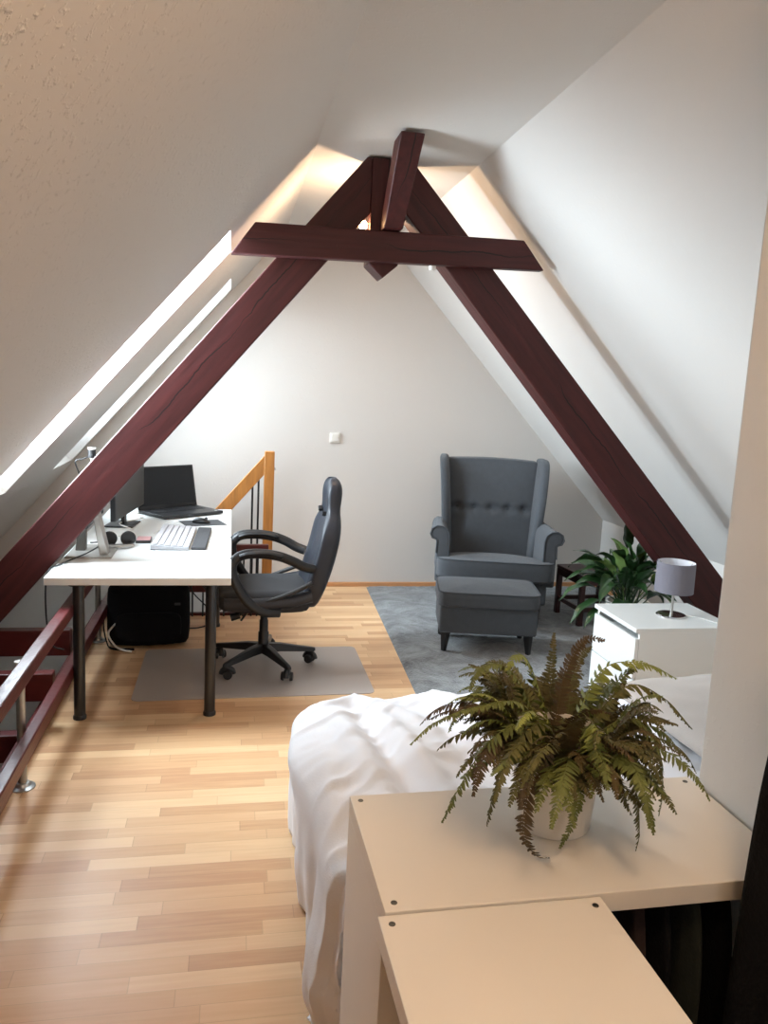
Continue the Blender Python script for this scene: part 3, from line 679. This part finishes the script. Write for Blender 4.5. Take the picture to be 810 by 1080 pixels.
# wings
for sx in (-1, 1):
    b = B(); rg = []
    # rows: z, front y, back y, x inner offset
    for z, yf, yb, xo in ((.31, .10, .32, .325), (.42, .10, .30, .325), (.55, .07, .32, .335), (.66, .045, .345, .343), (.76, .035, .365, .350), (.86, .045, .385, .358), (.96, .075, .405, .366), (1.04, .115, .42, .373), (1.09, .165, .43, .378), (1.112, .22, .425, .38), (1.118, .28, .40, .38)):
        hw = .034; xc = sx*(xo-.012); yc = (yf+yb)/2; hy = (yb-yf)/2
        if z > 1.1: hw = .030 if z < 1.115 else .016
        rg.append([(xc+hw*math.copysign(abs(math.cos(a))**.6, math.cos(a)) + sx*.03*max(0, -math.sin(a))*.6, yc+hy*math.copysign(abs(math.sin(a))**.35, math.sin(a)), z) for a in [2*PI*i/28 for i in range(28)]])
    b.loft(rg); wg = b.done('wing', GREYF, arm, smooth=True, sub=1)
    # scroll arms
    prof = [(.0, .30), (.0, .575), (.012, .615), (.045, .642), (.085, .645), (.118, .625), (.128, .590), (.115, .562), (.092, .556), (.082, .545), (.085, .50), (.085, .30)]
    b = B(); rg = []
    for k in range(7):
        y = -.40+.62*k/6; fl = 1-.12*k/6; zz = .04-.03*(k/6)
        rg.append([(sx*(.322+px*fl), y, pz+(zz if pz > .5 else 0)) for px, pz in prof])
    b.loft(rg); am = b.done('armrest', GREYF, arm, smooth=True, bevel=.012, seg=3, ang=60)
    b = B(); b.tube([(sx*(.322+px), -.402, pz+(.04 if pz > .5 else 0)) for px, pz in prof[0:11]], .0055, 8); b.done('piping', GREYF2, am, smooth=True)

# ottoman
ot = thing('ottoman', 'grey upholstered footstool with dark tapered legs in front of the armchair', 'footstool', (1.605, 4.635, .014), math.radians(-11.5))
b = B(); b.mm((-.30, -.205, .125), (.30, .205, .295)); b.done('body', GREYF, ot, bevel=.014, seg=3)
b = B(); cushion(b, .315, -.22, .22, .290, .385, .03); cu = b.done('cushion', GREYF, ot, smooth=True)
b = B(); b.tube(rpath(.312, -.217, .217, .382), .005, 8); b.done('piping', GREYF2, cu, smooth=True)
b = B(); b.tube(rpath(.308, -.213, .213, .297), .005, 8); b.done('piping', GREYF2, cu, smooth=True)
for sx in (-1, 1):
    for sy in (-1, 1):
        b = B(); b.tube([(sx*.262, sy*.165, 0), (sx*.255, sy*.16, .126)], [.017, .032], 4); b.done('leg', BLACKP, ot, bevel=.002)

# side table
tb = thing('side_table', 'dark red-brown wooden side table beside the armchair', 'table', (2.59, 5.18, .014), math.radians(4))
b = B(); b.mm((-.19, -.19, .34), (.19, .19, .365)); b.done('tabletop', DARKW, tb, bevel=.004)
for sx in (-1, 1):
    for sy in (-1, 1):
        b = B(); b.mm((sx*.17-.018, sy*.17-.018, 0), (sx*.17+.018, sy*.17+.018, .34)); b.done('leg', DARKW, tb, bevel=.003)
for sy in (-1, 1):
    b = B(); b.mm((-.152, sy*.17-.01, .10), (.152, sy*.17+.01, .13)); b.done('stretcher', DARKW, tb, bevel=.002)
    b = B(); b.mm((-.152, sy*.17-.01, .29), (.152, sy*.17+.01, .34)); b.done('apron', DARKW, tb)
    b = B(); b.mm((sy*.17-.01, -.152, .10), (sy*.17+.01, .152, .13)); b.done('stretcher', DARKW, tb, bevel=.002)
    b = B(); b.mm((sy*.17-.01, -.152, .29), (sy*.17+.01, .152, .34)); b.done('apron', DARKW, tb)

# ------------------------------------------------------------------ nightstand and lamp
NZ = .52; NX0, NX1, NY0, NY1 = 1.925, 2.47, 3.345, 3.79
ns = thing('nightstand', 'white two-drawer nightstand carrying the grey table lamp', 'nightstand', (0, 0, 0))
b = B(); b.mm((NX0, NY0, NZ-.022), (NX1, NY1, NZ)); b.done('top', WHITE, ns, bevel=.002)
b = B(); b.mm((NX0+.022, NY0, .03), (NX1, NY0+.018, NZ-.022)); b.done('side_panel', WHITE, ns, bevel=.001)
b = B(); b.mm((NX0+.022, NY1-.018, .03), (NX1, NY1, NZ-.022)); b.done('side_panel', WHITE, ns, bevel=.001)
b = B(); b.mm((NX1-.012, NY0+.018, .03), (NX1, NY1-.018, NZ-.022)); b.done('back_panel', WHITE, ns)
b = B(); b.mm((NX0+.03, NY0-.006, .02), (NX1, NY1+.006, .04)); b.done('plinth', WHITE, ns, bevel=.001)
for z0, z1 in ((.035, .262), (.268, .468)):
    b = B(); b.mm((NX0+.003, NY0+.003, z0), (NX0+.021, NY1-.003, z1)); d0 = b.done('drawer', WHITE, ns, bevel=.002)
    b = B(); b.mm((NX0+.021, NY0+.03, z0+.02), (NX1-.03, NY1-.03, z1-.04)); b.done('drawer_box', WHITE, d0)
tl_ = thing('table_lamp', 'grey drum-shade table lamp with chrome foot on the nightstand', 'lamp', (2.235, 3.56, NZ))
b = B(); b.lathe([(.076, 0), (.076, .004), (.070, .009), (.012, .012)], seg=36); b.done('lamp_base', CHROME, tl_, smooth=True)
b = B(); b.cyl((0, 0, .011), (0, 0, .18), .007, seg=14); b.done('pole', ALU, tl_, smooth=True)
b = B(); b.lathe([(.096, .128), (.094, .282), (.091, .282), (.093, .128)], seg=40, caps=False)
b.bm.verts.ensure_lookup_table(); n = 40; vs_ = b.bm.verts[:]
for i in range(n): b.bm.faces.new((vs_[i], vs_[(i+1) % n], vs_[3*n+(i+1) % n], vs_[3*n+i]))
sh = b.done('lamp_shade', SHADE, tl_, smooth=True)
sh.data.materials.append(SHADEIN)
for p in sh.data.polygons:
    c = p.center; nn = p.normal
    if nn.x*c.x+nn.y*c.y < -.01: p.material_index = 1
b = B()
for k in range(3):
    a = 2*PI*k/3; b.cyl((0, 0, .175), (.092*math.cos(a), .092*math.sin(a), .272), .0018, seg=6)
b.done('shade_spider', STEEL, sh)
b = B(); b.cyl((.0, 0, .13), (0, 0, .185), .015, seg=16); b.done('bulb_socket', BLACKP, tl_, smooth=True)
cable('lamp_cord', [(2.30, 3.55, NZ+.004), (2.36, 3.50, NZ+.004), (2.39, 3.43, NZ+.004), (2.42, 3.38, NZ+.004)], .003, PLGREY, 'white lamp cord on the nightstand top')

# ------------------------------------------------------------------ peace lily behind the nightstand
random.seed(4)
lily = thing('potted_peace_lily', 'leafy green peace lily in a tall white pot behind the nightstand', 'plant', (2.30, 4.12, .014))
b = B(); b.lathe([(.085, 0), (.10, .01), (.125, .40), (.128, .425), (.118, .425), (.112, .38)], seg=36); pt = b.done('pot', CERAM, lily, smooth=True)
b = B(); b.lathe([(.112, 0), (.06, .006), (.01, .008)], (0, 0, .375), 24); b.done('soil', SOIL, pt, smooth=True)
def leaf(parent, base, az, elev, stem, length, width, droop, m, roll=0):
    d = Vector((math.cos(az)*math.cos(elev), math.sin(az)*math.cos(elev), math.sin(elev))); p = Vector(base); pts = [p.copy()]; dirs = [d.copy()]
    ns_ = 8; st_ = stem/ns_
    for i in range(ns_): d = (d+Vector((0, 0, -droop*.12/ns_))).normalized(); p = p+d*st_; pts.append(p.copy()); dirs.append(d.copy())
    b = B(); b.tube(pts, .0042, 6, r2=.0028)
    n = 14; rows_ = []
    for i in range(n+1):
        t = i/n; wv = width*(math.sin(PI*min(1, t**.75))**.9)*.5 if 0 < t < 1 else .0006
        side = d.cross(Vector((0, 0, 1)));
        if side.length < .05: side = Vector((-math.sin(az), math.cos(az), 0))
        side.normalize(); up = side.cross(d).normalized()
        side2 = (side*math.cos(roll)+up*math.sin(roll)); up2 = side2.cross(d)
        ruf = .05*width*math.sin(t*17+az*3)
        rows_.append([p+side2*wv*s+up2*(abs(s)*wv*.35+ruf*abs(s)) for s in (-1, -.5, 0, .5, 1)])
        d = (d+Vector((0, 0, -droop/n))).normalized(); p = p+d*length/n
    top = [[b.bm.verts.new(q) for q in r] for r in rows_]
    bot = [[b.bm.verts.new(q-Vector((0, 0, .0009))) for q in r] for r in rows_]
    for a_, b_ in zip(top, top[1:]):
        for i in range(4): b.bm.faces.new((a_[i], a_[i+1], b_[i+1], b_[i]))
    for a_, b_ in zip(bot, bot[1:]):
        for i in range(4): b.bm.faces.new((a_[i+1], a_[i], b_[i], b_[i+1]))
    return b.done('leaf', m, parent, smooth=True, ang=80)
for k in range(46):
    az = math.radians(random.uniform(150, 300) if k % 3 else random.uniform(-60, 150)); lvl = random.random()
    leaf(lily, (random.uniform(-.04, .04), random.uniform(-.04, .04), .375), az, math.radians(48+38*lvl), random.uniform(.10, .28), random.uniform(.16, .26), random.uniform(.055, .085), random.uniform(.8, 2.2), LILY if k % 5 else LILYL, random.uniform(-.5, .5))
for az, el, stt, ln, wd, dr in ((182, 50, .24, .27, .075, 1.5), (172, 38, .22, .26, .08, 1.7), (190, 25, .18, .27, .07, 1.6), (200, 18, .17, .22, .06, 1.5), (100, 82, .36, .17, .08, .4), (185, 60, .22, .24, .08, 1.6), (215, 55, .20, .26, .085, 2.2), (230, 40, .14, .24, .09, 2.4), (165, 62, .26, .25, .07, 1.3)):
    leaf(lily, (0, 0, .375), math.radians(az), math.radians(el), stt, ln, wd, dr, LILY)

# ------------------------------------------------------------------ bed
BX0, BX1, BY0, BY1 = .27, 2.30, 1.60, 2.70
bed = thing('bed', 'single bed under a white duvet between shelf unit and nightstand', 'bed', (0, 0, 0))
b = B(); b.mm((BX0, BY0, .08), (BX1, BY1, .26)); b.done('bed_frame', WHITE, bed, bevel=.006)
b = B(); b.mm((BX0+.02, BY0+.02, .26), (BX1-.02, BY1-.02, .44)); b.done('mattress', mat('mattress_cloth', srgb(225, 224, 222), .9), bed, bevel=.04, seg=4)
for x in (BX0+.05, BX1-.05):
    for y in (BY0+.05, BY1-.05):
        b = B(); b.mm((x-.025, y-.025, 0), (x+.025, y+.025, .08)); b.done('leg', WHITE, bed)
b = B(); nx, ny = 170, 130; zt = .475; r = .09
s0, s1 = -.56, 2.02; t0, t1 = -.30, BY1-BY0+.34; W_ = BY1-BY0; OX = BX0-.0
g = []
FOLDS = [(.36, 2.62, .44, 1.75, .030, .045), (.50, 2.55, .60, 1.85, .034, .040), (.44, 2.60, .52, 1.8, -.022, .035), (.80, 2.65, .86, 1.9, .026, .05), (.30, 2.2, .26, 1.7, .016, .03),
         (.68, 2.5, .74, 1.8, -.018, .04), (1.05, 2.62, 1.0, 1.9, .024, .05), (1.25, 2.5, 1.35, 2.0, .03, .06), (.34, 1.95, .60, 1.70, .02, .03), (1.5, 2.6, 1.42, 2.1, .03, .05)]
def fold(d, rr, dropmax):
    """distance d past the edge -> (outward, down)"""
    if d <= 0: return 0, 0
    L_ = rr*PI/2
    if d < L_: return rr*math.sin(d/rr), rr*(1-math.cos(d/rr))
    return rr-(d-L_)*.03, rr+(d-L_)
for j in range(ny+1):
    row = []
    t = t0+(t1-t0)*j/ny
    for i in range(nx+1):
        s = s0+(s1-s0)*i/nx
        es = -(s-.06); et = max(-(t-.05), t-(W_-.05))
        os_, ds = fold(es, r, 1); ot_, dt = fold(et, r, 1)
        x = OX + max(s, .06) - os_ ; y = BY0 + min(max(t, .05), W_-.05) + (ot_ if t > W_/2 else -ot_)
        down = max(ds, dt) if min(ds, dt) <= 0 else (ds**4+dt**4)**.25
        if ds > 0 and dt > 0:                       # corner: pull the cloth in
            x += min(.05, os_*.3); y -= (1 if t > W_/2 else -1)*min(.05, ot_*.3)
        z = zt-down
        hang = min(1, max(0, down-.05)/.25)
        # top: long soft diagonal folds
        q = Vector((x*1.0, y*1.0, 0)); dg = (x*.80+y*.60); pr = (-x*.60+y*.80)
        n1 = noise.noise(Vector((dg*5.2, pr*1.1, 1.3))); n2 = noise.noise(Vector((dg*11, pr*3, 7.7))); n3 = noise.noise(Vector((x*22, y*22, z*22)))
        ridge = (1-abs(n1)*2)
        z += (1-hang)*(.026*ridge + .010*n2 + .0015*n3)
        for (ax_, ay_, bx_, by_, am_, wd_) in FOLDS:
            ux, uy = bx_-ax_, by_-ay_; l2 = ux*ux+uy*uy; tt = max(0, min(1, ((x-ax_)*ux+(y-ay_)*uy)/l2))
            dd = ((x-ax_-ux*tt)*uy-(y-ay_-uy*tt)*ux)/l2**.5; de = math.hypot(x-ax_-ux*tt, y-ay_-uy*tt)
            z += (1-hang)*am_*math.exp(-(de/wd_)**2)*(math.sin(PI*(.15+.7*tt)))*(1 if dd > 0 else 1)
        cre = noise.noise(Vector((pr*9+2, dg*2.2, 5)))
        z += (1-hang)*.010*(1-min(1, abs(cre)*5))*max(0, min(1, (1.1-x)*1.5)) + .0035*n3
        # soft hump under the cloth near the foot
        z += (1-hang)*.03*math.exp(-((x-.55)**2/.10+(y-2.25)**2/.12))
        if es > 0: x -= .06*math.exp(-((y-2.32)**2/.06))*min(1, down/.05)*max(0, 1-down/.4)
        # hanging side: vertical pleats growing towards the hem
        if es > 0:
            pl_ = math.sin(y*15+2.2*noise.noise(Vector((y*3, z*2, 0))))*.5+noise.noise(Vector((y*9, z*3.5, 4)))
            x -= hang*(.002+.040*pl_*(.45+down))
            lump = math.exp(-((y-1.78)**2/.03+(z-.16)**2/.016)); x -= .030*lump
            cr_ = noise.noise(Vector((y*13, z*15, 9))); x -= .02*cr_*min(1, max(0, (2.15-y)*1.5))*hang
        elif et > 0:
            sg = 1 if t > W_/2 else -1
            pl_ = math.sin(x*14+2*noise.noise(Vector((x*3, z*2, 0))))*.5+noise.noise(Vector((x*8, z*3, 5)))
            y += sg*hang*(.02*pl_) if sg > 0 else 0
        z = max(z, .008+.006*noise.noise(Vector((x*9, y*9, 3)))+.006)
        if t < W_/2: y = max(y, 1.545)
        row.append(b.bm.verts.new((x, y, z)))
    g.append(row)
for j in range(ny):
    for i in range(nx): b.bm.faces.new((g[j][i], g[j][i+1], g[j+1][i+1], g[j+1][i]))
dv = b.done('duvet', DUVET, smooth=True, ang=180); tag(dv, 'crumpled white duvet draped over the bed and down to the parquet', 'duvet')
md = dv.modifiers.new('thickness', 'SOLIDIFY'); md.thickness = .008; md.offset = -1
def pillow(name, loc, hx, hy, hz, m, label, cat, rz=0, seed=0):
    b = B(); n = 30; top = []; bot = []
    for j in range(n+1):
        a_, c_ = [], []
        for i in range(n+1):
            u, v = -1+2*i/n, -1+2*j/n; e = max(0, (1-abs(u)**2.6))**.5*max(0, (1-abs(v)**2.6))**.5
            ns_ = noise.noise(Vector((u*2.2+seed, v*2.2, 0)))*.30+noise.noise(Vector((u*5, v*5, seed)))*.12
            pin = 1-.06*(1-abs(v))*abs(u)
            a_.append(b.bm.verts.new((hx*u*(1-.05*(1-v*v)*0), hy*v, hz*e*(1+ns_)))); c_.append(b.bm.verts.new((hx*u, hy*v, -hz*e*.45)))
        top.append(a_); bot.append(c_)
    for j in range(n):
        for i in range(n): b.bm.faces.new((top[j][i], top[j][i+1], top[j+1][i+1], top[j+1][i])); b.bm.faces.new((bot[j][i+1], bot[j][i], bot[j+1][i], bot[j+1][i+1]))
    bmesh.ops.remove_doubles(b.bm, verts=b.bm.verts[:], dist=.0004)
    o = b.done(name, m, smooth=True, ang=180); o.location = loc; o.rotation_euler = (0, 0, rz); return tag(o, label, cat)
pillow('pillow', (1.78, 2.22, .535), .36, .40, .10, PILLOW, 'rumpled beige pillow at the head of the bed behind the fern', 'pillow', .05, 3)

# ------------------------------------------------------------------ shelf units
SZ = .75; ST = .038
def unit(name, x0, x1, y0, y1, label, openside, sk):
    u = thing(name, label, 'shelf', (x0, y0, 0), sk)
    X, Y = x1-x0, y1-y0
    b = B(); b.mm((0, 0, SZ-ST), (X, Y, SZ)); tp = b.done('top_panel', SHELFW, u, bevel=.0015)
    b = B(); b.mm((0, 0, 0), (X, Y, ST)); b.done('bottom_panel', SHELFW, u, bevel=.0015)
    if openside == 'y':
        for xx in (0, X-ST):
            b = B(); b.mm((xx, 0, ST), (xx+ST, Y, SZ-ST)); b.done('side_panel', SHELFW, u, bevel=.0015)
    else:
        for yy in (0, Y-ST):
            b = B(); b.mm((0, yy, ST), (X, yy+ST, SZ-ST)); b.done('side_panel', SHELFW, u, bevel=.0015)
        b = B(); b.mm((.0, Y/2-.01, ST), (X, Y/2+.01, SZ-ST)); b.done('divider', SHELFW, u, bevel=.001)
        b = B(); b.mm((.0, ST, SZ/2-.01), (X, Y/2-.01, SZ/2+.01)); b.done('inner_shelf', SHELFW, u)
        b = B(); b.mm((.0, Y/2+.01, SZ/2-.01), (X, Y-ST, SZ/2+.01)); b.done('inner_shelf', SHELFW, u)
    for px, py in ((.020, .022), (X-.020, .022), (.020, Y-.022), (X-.020, Y-.022)):
        b = B(); b.lathe([(.0058, 0), (.0055, .0008), (.0035, .0008), (.0015, .0002)], (px, py, SZ), 16); b.done('screw', SCREW, tp, smooth=True)
    return u
unit('shelf_unit', .262, 1.052, 1.148, 1.524, 'wide cream white shelf unit carrying the potted fern, standing against the pier', 'y', math.radians(.6))
unit('shelf_unit', .256, .650, .365, 1.140, 'narrow cream white shelf unit nearest to the viewer, with open compartments', 'x', math.radians(.6))

# black coat and garments
def garment(name, x, y0, y1, z0, z1, th, m, label, cat, seed, top_in=.3, flare=0):
    """hanging cloth body running along y"""
    b = B(); n = 26; rg = []
    for k in range(n+1):
        t = k/n; z = z1+(z0-z1)*t; sh_ = min(1, .25+t*3) if top_in else 1
        yc = (y0+y1)/2; hy = (y1-y0)/2*(1-top_in*(1-min(1, t*3.2))**2)+flare*t; ring = []
        for i in range(40):
            a = 2*PI*i/40
            yy = hy*math.copysign(abs(math.cos(a))**.5, math.cos(a)); xx = th*math.copysign(abs(math.sin(a))**.6, math.sin(a))*(.78+.22*t); xx = min(xx, .085)
            f_n = 1+.22*math.sin(a*7+seed+t*1.5)*min(1, t*2)+.25*noise.noise(Vector((math.cos(a)*2+seed, math.sin(a)*2, t*3)))
            ring.append((min(x+xx*f_n, 1.055), yc+yy*(1+.03*math.sin(a*5+seed)), z+.01*math.sin(a*3)))
        rg.append(ring)
    b.loft(rg); o = b.done(name, m, smooth=True, ang=180); return tag(o, label, cat)
coat = garment('coat', .968, .55, 1.138, .05, 1.36, .104, BLACKF, 'long black coat hanging on the pier at the right edge', 'coat', 1.0, .12, .0)
for k, (x, m, nm) in enumerate(((.70, BLACKF, 'black'), (.755, BROWNF, 'dark brown'), (.81, BLACKF, 'black'), (.87, GREENF, 'dark green'), (.93, BLACKF, 'black'))):
    lab = {0: 'black garment hanging in the dark shelf compartment, leftmost of the row', 1: 'dark brown garment hanging in the shelf compartment beside the leftmost black one', 2: 'black garment hanging between the dark brown and dark green ones', 3: 'dark green garment hanging in the shelf compartment', 4: 'black garment hanging at the right end of the shelf compartment beside the coat'}[k]
    o = garment('garment', x, 1.17, 1.50, .06, .69, .020, m, lab, 'garment', k*1.7, .2); o['group'] = 'garments hanging in the shelf compartment'
# hooks for the coat
hk = thing('coat_hook', 'dark metal coat hook on the pier holding the black coat', 'hook', (1.062, .87, 1.38))
b = B(); b.cyl((0, 0, 0), (-.010, 0, 0), .018, seg=16); b.done('plate', BLACKM, hk, smooth=True)
b = B(); b.tube(crom([(-.01, 0, 0), (-.05, 0, -.01), (-.075, 0, -.05), (-.07, 0, -.085)]), .005, 8); b.done('hook', BLACKM, hk, smooth=True)

# ------------------------------------------------------------------ fern
random.seed(11)
FP = Vector((.652, 1.385, SZ))
fern = thing('potted_fern', 'bushy drooping fern in a white pot on the shelf unit', 'plant', FP)
b = B(); b.lathe([(.072, 0), (.076, .004), (.090, .188), (.092, .194), (.087, .195), (.084, .17), (.083, .165)], seg=48); pt = b.done('pot', CERAM, fern, smooth=True)
b = B(); b.lathe([(.083, 0), (.05, .008), (.01, .010)], (0, 0, .165), 24); b.done('soil', SOIL, pt, smooth=True)
def frond(pts, wmax, m, seed):
    """pts: centre line; leaflets on both sides, tapering to the tip"""
    rnd = random.Random(seed); P = crom(pts, 8); ln = sum((a-b_).length for a, b_ in zip(P, P[1:]))
    b = B(); b.tube(P, .0013, 5, r2=.0006)
    acc = 0; dist = 0; ref = None
    for i in range(1, len(P)):
        seg = P[i]-P[i-1]; L_ = seg.length
        if L_ < 1e-6: continue
        t = seg/L_
        sd = t.cross(Vector((0, 0, 1)))
        if ref is None: ref = sd.normalized() if sd.length > .05 else Vector((math.sin(seed), math.cos(seed), 0))
        sd = (ref-t*ref.dot(t)).normalized(); ref = sd          # carried along the stalk
        nn = sd.cross(t).normalized()
        while acc < L_:
            p = P[i-1]+t*acc; k = (dist+acc)/ln
            w = wmax*min(1, .35+k*2.6)*(1-max(0, (k-.30)/.70)**1.7)**.9+.003
            if k > .06:
                for s in (-1, 1):
                    if rnd.random() < .05: continue
                    d = (sd*s+t*rnd.uniform(.15, .5)+nn*rnd.uniform(-.40, .25)+Vector((0, 0, -.20))).normalized()
                    ll = w*rnd.uniform(.8, 1.15); q = t*(.0022+.075*w)*rnd.uniform(.8, 1.15); cv = nn*(-.22*ll)+t*(.10*ll)
                    v = [p-q*.5, p+d*ll*.25-q, p+d*ll*.7-q*.8+cv*.4, p+d*ll+cv, p+d*ll*.72+q*.8+cv*.4, p+d*ll*.25+q, p+q*.5]
                    vv = [b.bm.verts.new(x) for x in v]; b.bm.faces.new(vv)
            acc += (.0042+.13*w)*rnd.uniform(.9, 1.1)
        acc -= L_; dist += L_
    return b.done('frond', m, fern)
def auto(az, elev, length, droop, wmax, m, seed, r0=.03, zmin=.12):
    d = Vector((math.cos(az)*math.cos(elev), math.sin(az)*math.cos(elev), math.sin(elev))); p = Vector((r0*math.cos(az), r0*math.sin(az), .168)); pts = [p.copy()]; n = 8
    rr = random.Random(seed); wob = rr.uniform(-.6, .6)
    for i in range(n):
        d = (d+Vector((0, 0, -droop/n*(.4+1.2*i/n)))+Vector((-math.sin(az), math.cos(az), 0))*wob/n).normalized(); p = p+d*length/n
        rad = math.hypot(p.x, p.y)
        if p.z < .20 and rad < .112: p.x *= .112/max(rad, .01); p.y *= .112/max(rad, .01)
        if p.z < zmin: break
        pts.append(Vector((p.x*.84, p.y*.9, .168+(p.z-.168)*(.92 if p.z > .168 else 1))))
    if len(pts) > 3: return frond(pts, wmax, m, seed)
def pick(k): return FERN[(0, 1, 1, 3, 0, 1, 2, 0)[k % 8]]
for k in range(78):
    az = k*2.39996+random.uniform(-.2, .2); lv = (k % 13)/12
    if k < 26: auto(az, math.radians(8+22*lv), random.uniform(.17, .25), random.uniform(.9, 1.9), random.uniform(.020, .027), pick(k), k, zmin=.13)
    elif k < 56: auto(az, math.radians(35+25*lv), random.uniform(.21, .29), random.uniform(1.8, 3.0), random.uniform(.020, .028), pick(k), k, zmin=.11)
    else: auto(az, math.radians(60+22*lv), random.uniform(.17, .235), random.uniform(1.6, 3.0), random.uniform(.017, .024), pick(k), k)
# the dense tangle of small fronds in the heart of the plant
small = [auto(random.uniform(0, 2*PI), math.radians(random.uniform(-5, 80)), random.uniform(.10, .22), random.uniform(.9, 2.8), random.uniform(.015, .021), FERN[1], 300+k, r0=.05, zmin=.15) for k in range(210)]
small = [o for o in small if o]
bmj = bmesh.new()
for o in small: bmj.from_mesh(o.data)
mej = bpy.data.meshes.new('small_fronds'); bmj.to_mesh(mej); bmj.free()
for o in small:
    me_ = o.data; bpy.data.objects.remove(o); bpy.data.meshes.remove(me_)
mej.materials.append(mat('fern_inner_fronds', srgb(76, 78, 40), .7, col2=srgb(92, 76, 44), vscale=9))
oj = bpy.data.objects.new('small_fronds', mej); C.objects.link(oj); oj.parent = fern; oj['kind'] = 'stuff'
# individually read fronds (px, py at a given depth y, turned into places by hand measurement)
hand = [
 ([(-.03, 0, .17), (-.10, -.04, .27), (-.20, -.06, .275), (-.28, -.07, .25), (-.325, -.08, .215)], 0.017, FERN[0]),       # far left tip
 ([(-.03, -.02, .17), (-.09, -.06, .24), (-.17, -.08, .22), (-.23, -.09, .13), (-.262, -.10, .07)], 0.026, FERN[0]),
 ([(-.02, -.03, .17), (-.07, -.08, .25), (-.14, -.10, .21), (-.17, -.11, .12), (-.18, -.115, .07)], 0.026, FERN[1]),
 ([(-.02, -.03, .17), (-.06, -.09, .22), (-.105, -.12, .14), (-.115, -.13, .06), (-.085, -.13, .012), (-.06, -.135, .008)], 0.026, FERN[2]),
 ([(0, -.04, .17), (-.005, -.10, .22), (-.005, -.125, .14), (-.02, -.13, .07), (-.04, -.132, .025)], 0.019, FERN[0]),
 ([(0, -.04, .17), (.01, -.12, .26), (.0, -.16, .20), (-.005, -.165, .14)], 0.029, FERN[3]),
 ([(.03, -.03, .17), (.06, -.10, .21), (.075, -.125, .13), (.10, -.13, .08)], 0.017, FERN[1]),
 ([(.03, -.02, .17), (.09, -.08, .21), (.115, -.11, .12), (.125, -.12, .04), (.122, -.12, .0)], 0.023, FERN[1]),
 ([(.04, -.02, .17), (.12, -.05, .24), (.175, -.07, .19), (.19, -.08, .10), (.188, -.08, .045)], 0.025, FERN[0]),
 ([(.04, 0, .17), (.12, -.02, .29), (.20, -.03, .27), (.26, -.05, .21)], 0.026, FERN[1]),
 ([(.03, .02, .17), (.09, .02, .31), (.17, .0, .33), (.24, -.01, .30)], 0.026, FERN[3]),
 ([(0, .03, .17), (-.05, .03, .30), (-.09, .01, .35), (-.13, -.02, .33)], 0.025, FERN[3]),
 ([(0, .03, .17), (.02, .04, .30), (.05, .03, .37), (.08, .0, .38)], 0.019, FERN[2]),
 ([(-.02, .02, .17), (-.10, .02, .31), (-.17, 0, .33), (-.20, -.02, .29)], 0.023, FERN[0]),
]
for i, (p, w_, m) in enumerate(hand): frond(p, w_, m, 500+i)

# ------------------------------------------------------------------ switch and socket on the gable wall
sw = thing('light_switch', 'white light switch on the far gable wall', 'switch', (.80, YB, 1.20))
b = B(); b.mm((-.041, -.009, -.041), (.041, 0, .041)); b.done('plate', PLGREY, sw, bevel=.004, seg=3)
b = B(); b.mm((-.028, -.014, -.028), (.028, -.008, .028)); b.done('rocker', PLGREY, sw, bevel=.002)
so = thing('wall_socket', 'white power socket low on the far gable wall behind the office chair', 'socket', (.806, YB, .352))
b = B(); b.mm((-.041, -.010, -.041), (.041, 0, .041)); b.done('plate', PLGREY, so, bevel=.004, seg=3)
b = B(); b.tube([(0, -.0105, 0), (0, -.0125, 0)], [.026, .026], 28); ri = b.done('socket_well', mat('socket_shadow_grey', srgb(140, 136, 128), .5), so, smooth=True)
b = B()
for s in (-1, 1): b.cyl((s*.0095, -.0126, 0), (s*.0095, -.0132, 0), .0032, seg=10)
b.done('contact_holes', PLDARK, ri)
sd = thing('smoke_detector', 'small white fitting under the collar beam where it meets the right rafter', 'detector', (.955, TY-.030, 2.206))
b = B(); b.lathe([(.004, -.022), (.014, -.02), (.019, -.010), (.019, 0)], seg=20); b.done('body', PLGREY, sd, smooth=True)
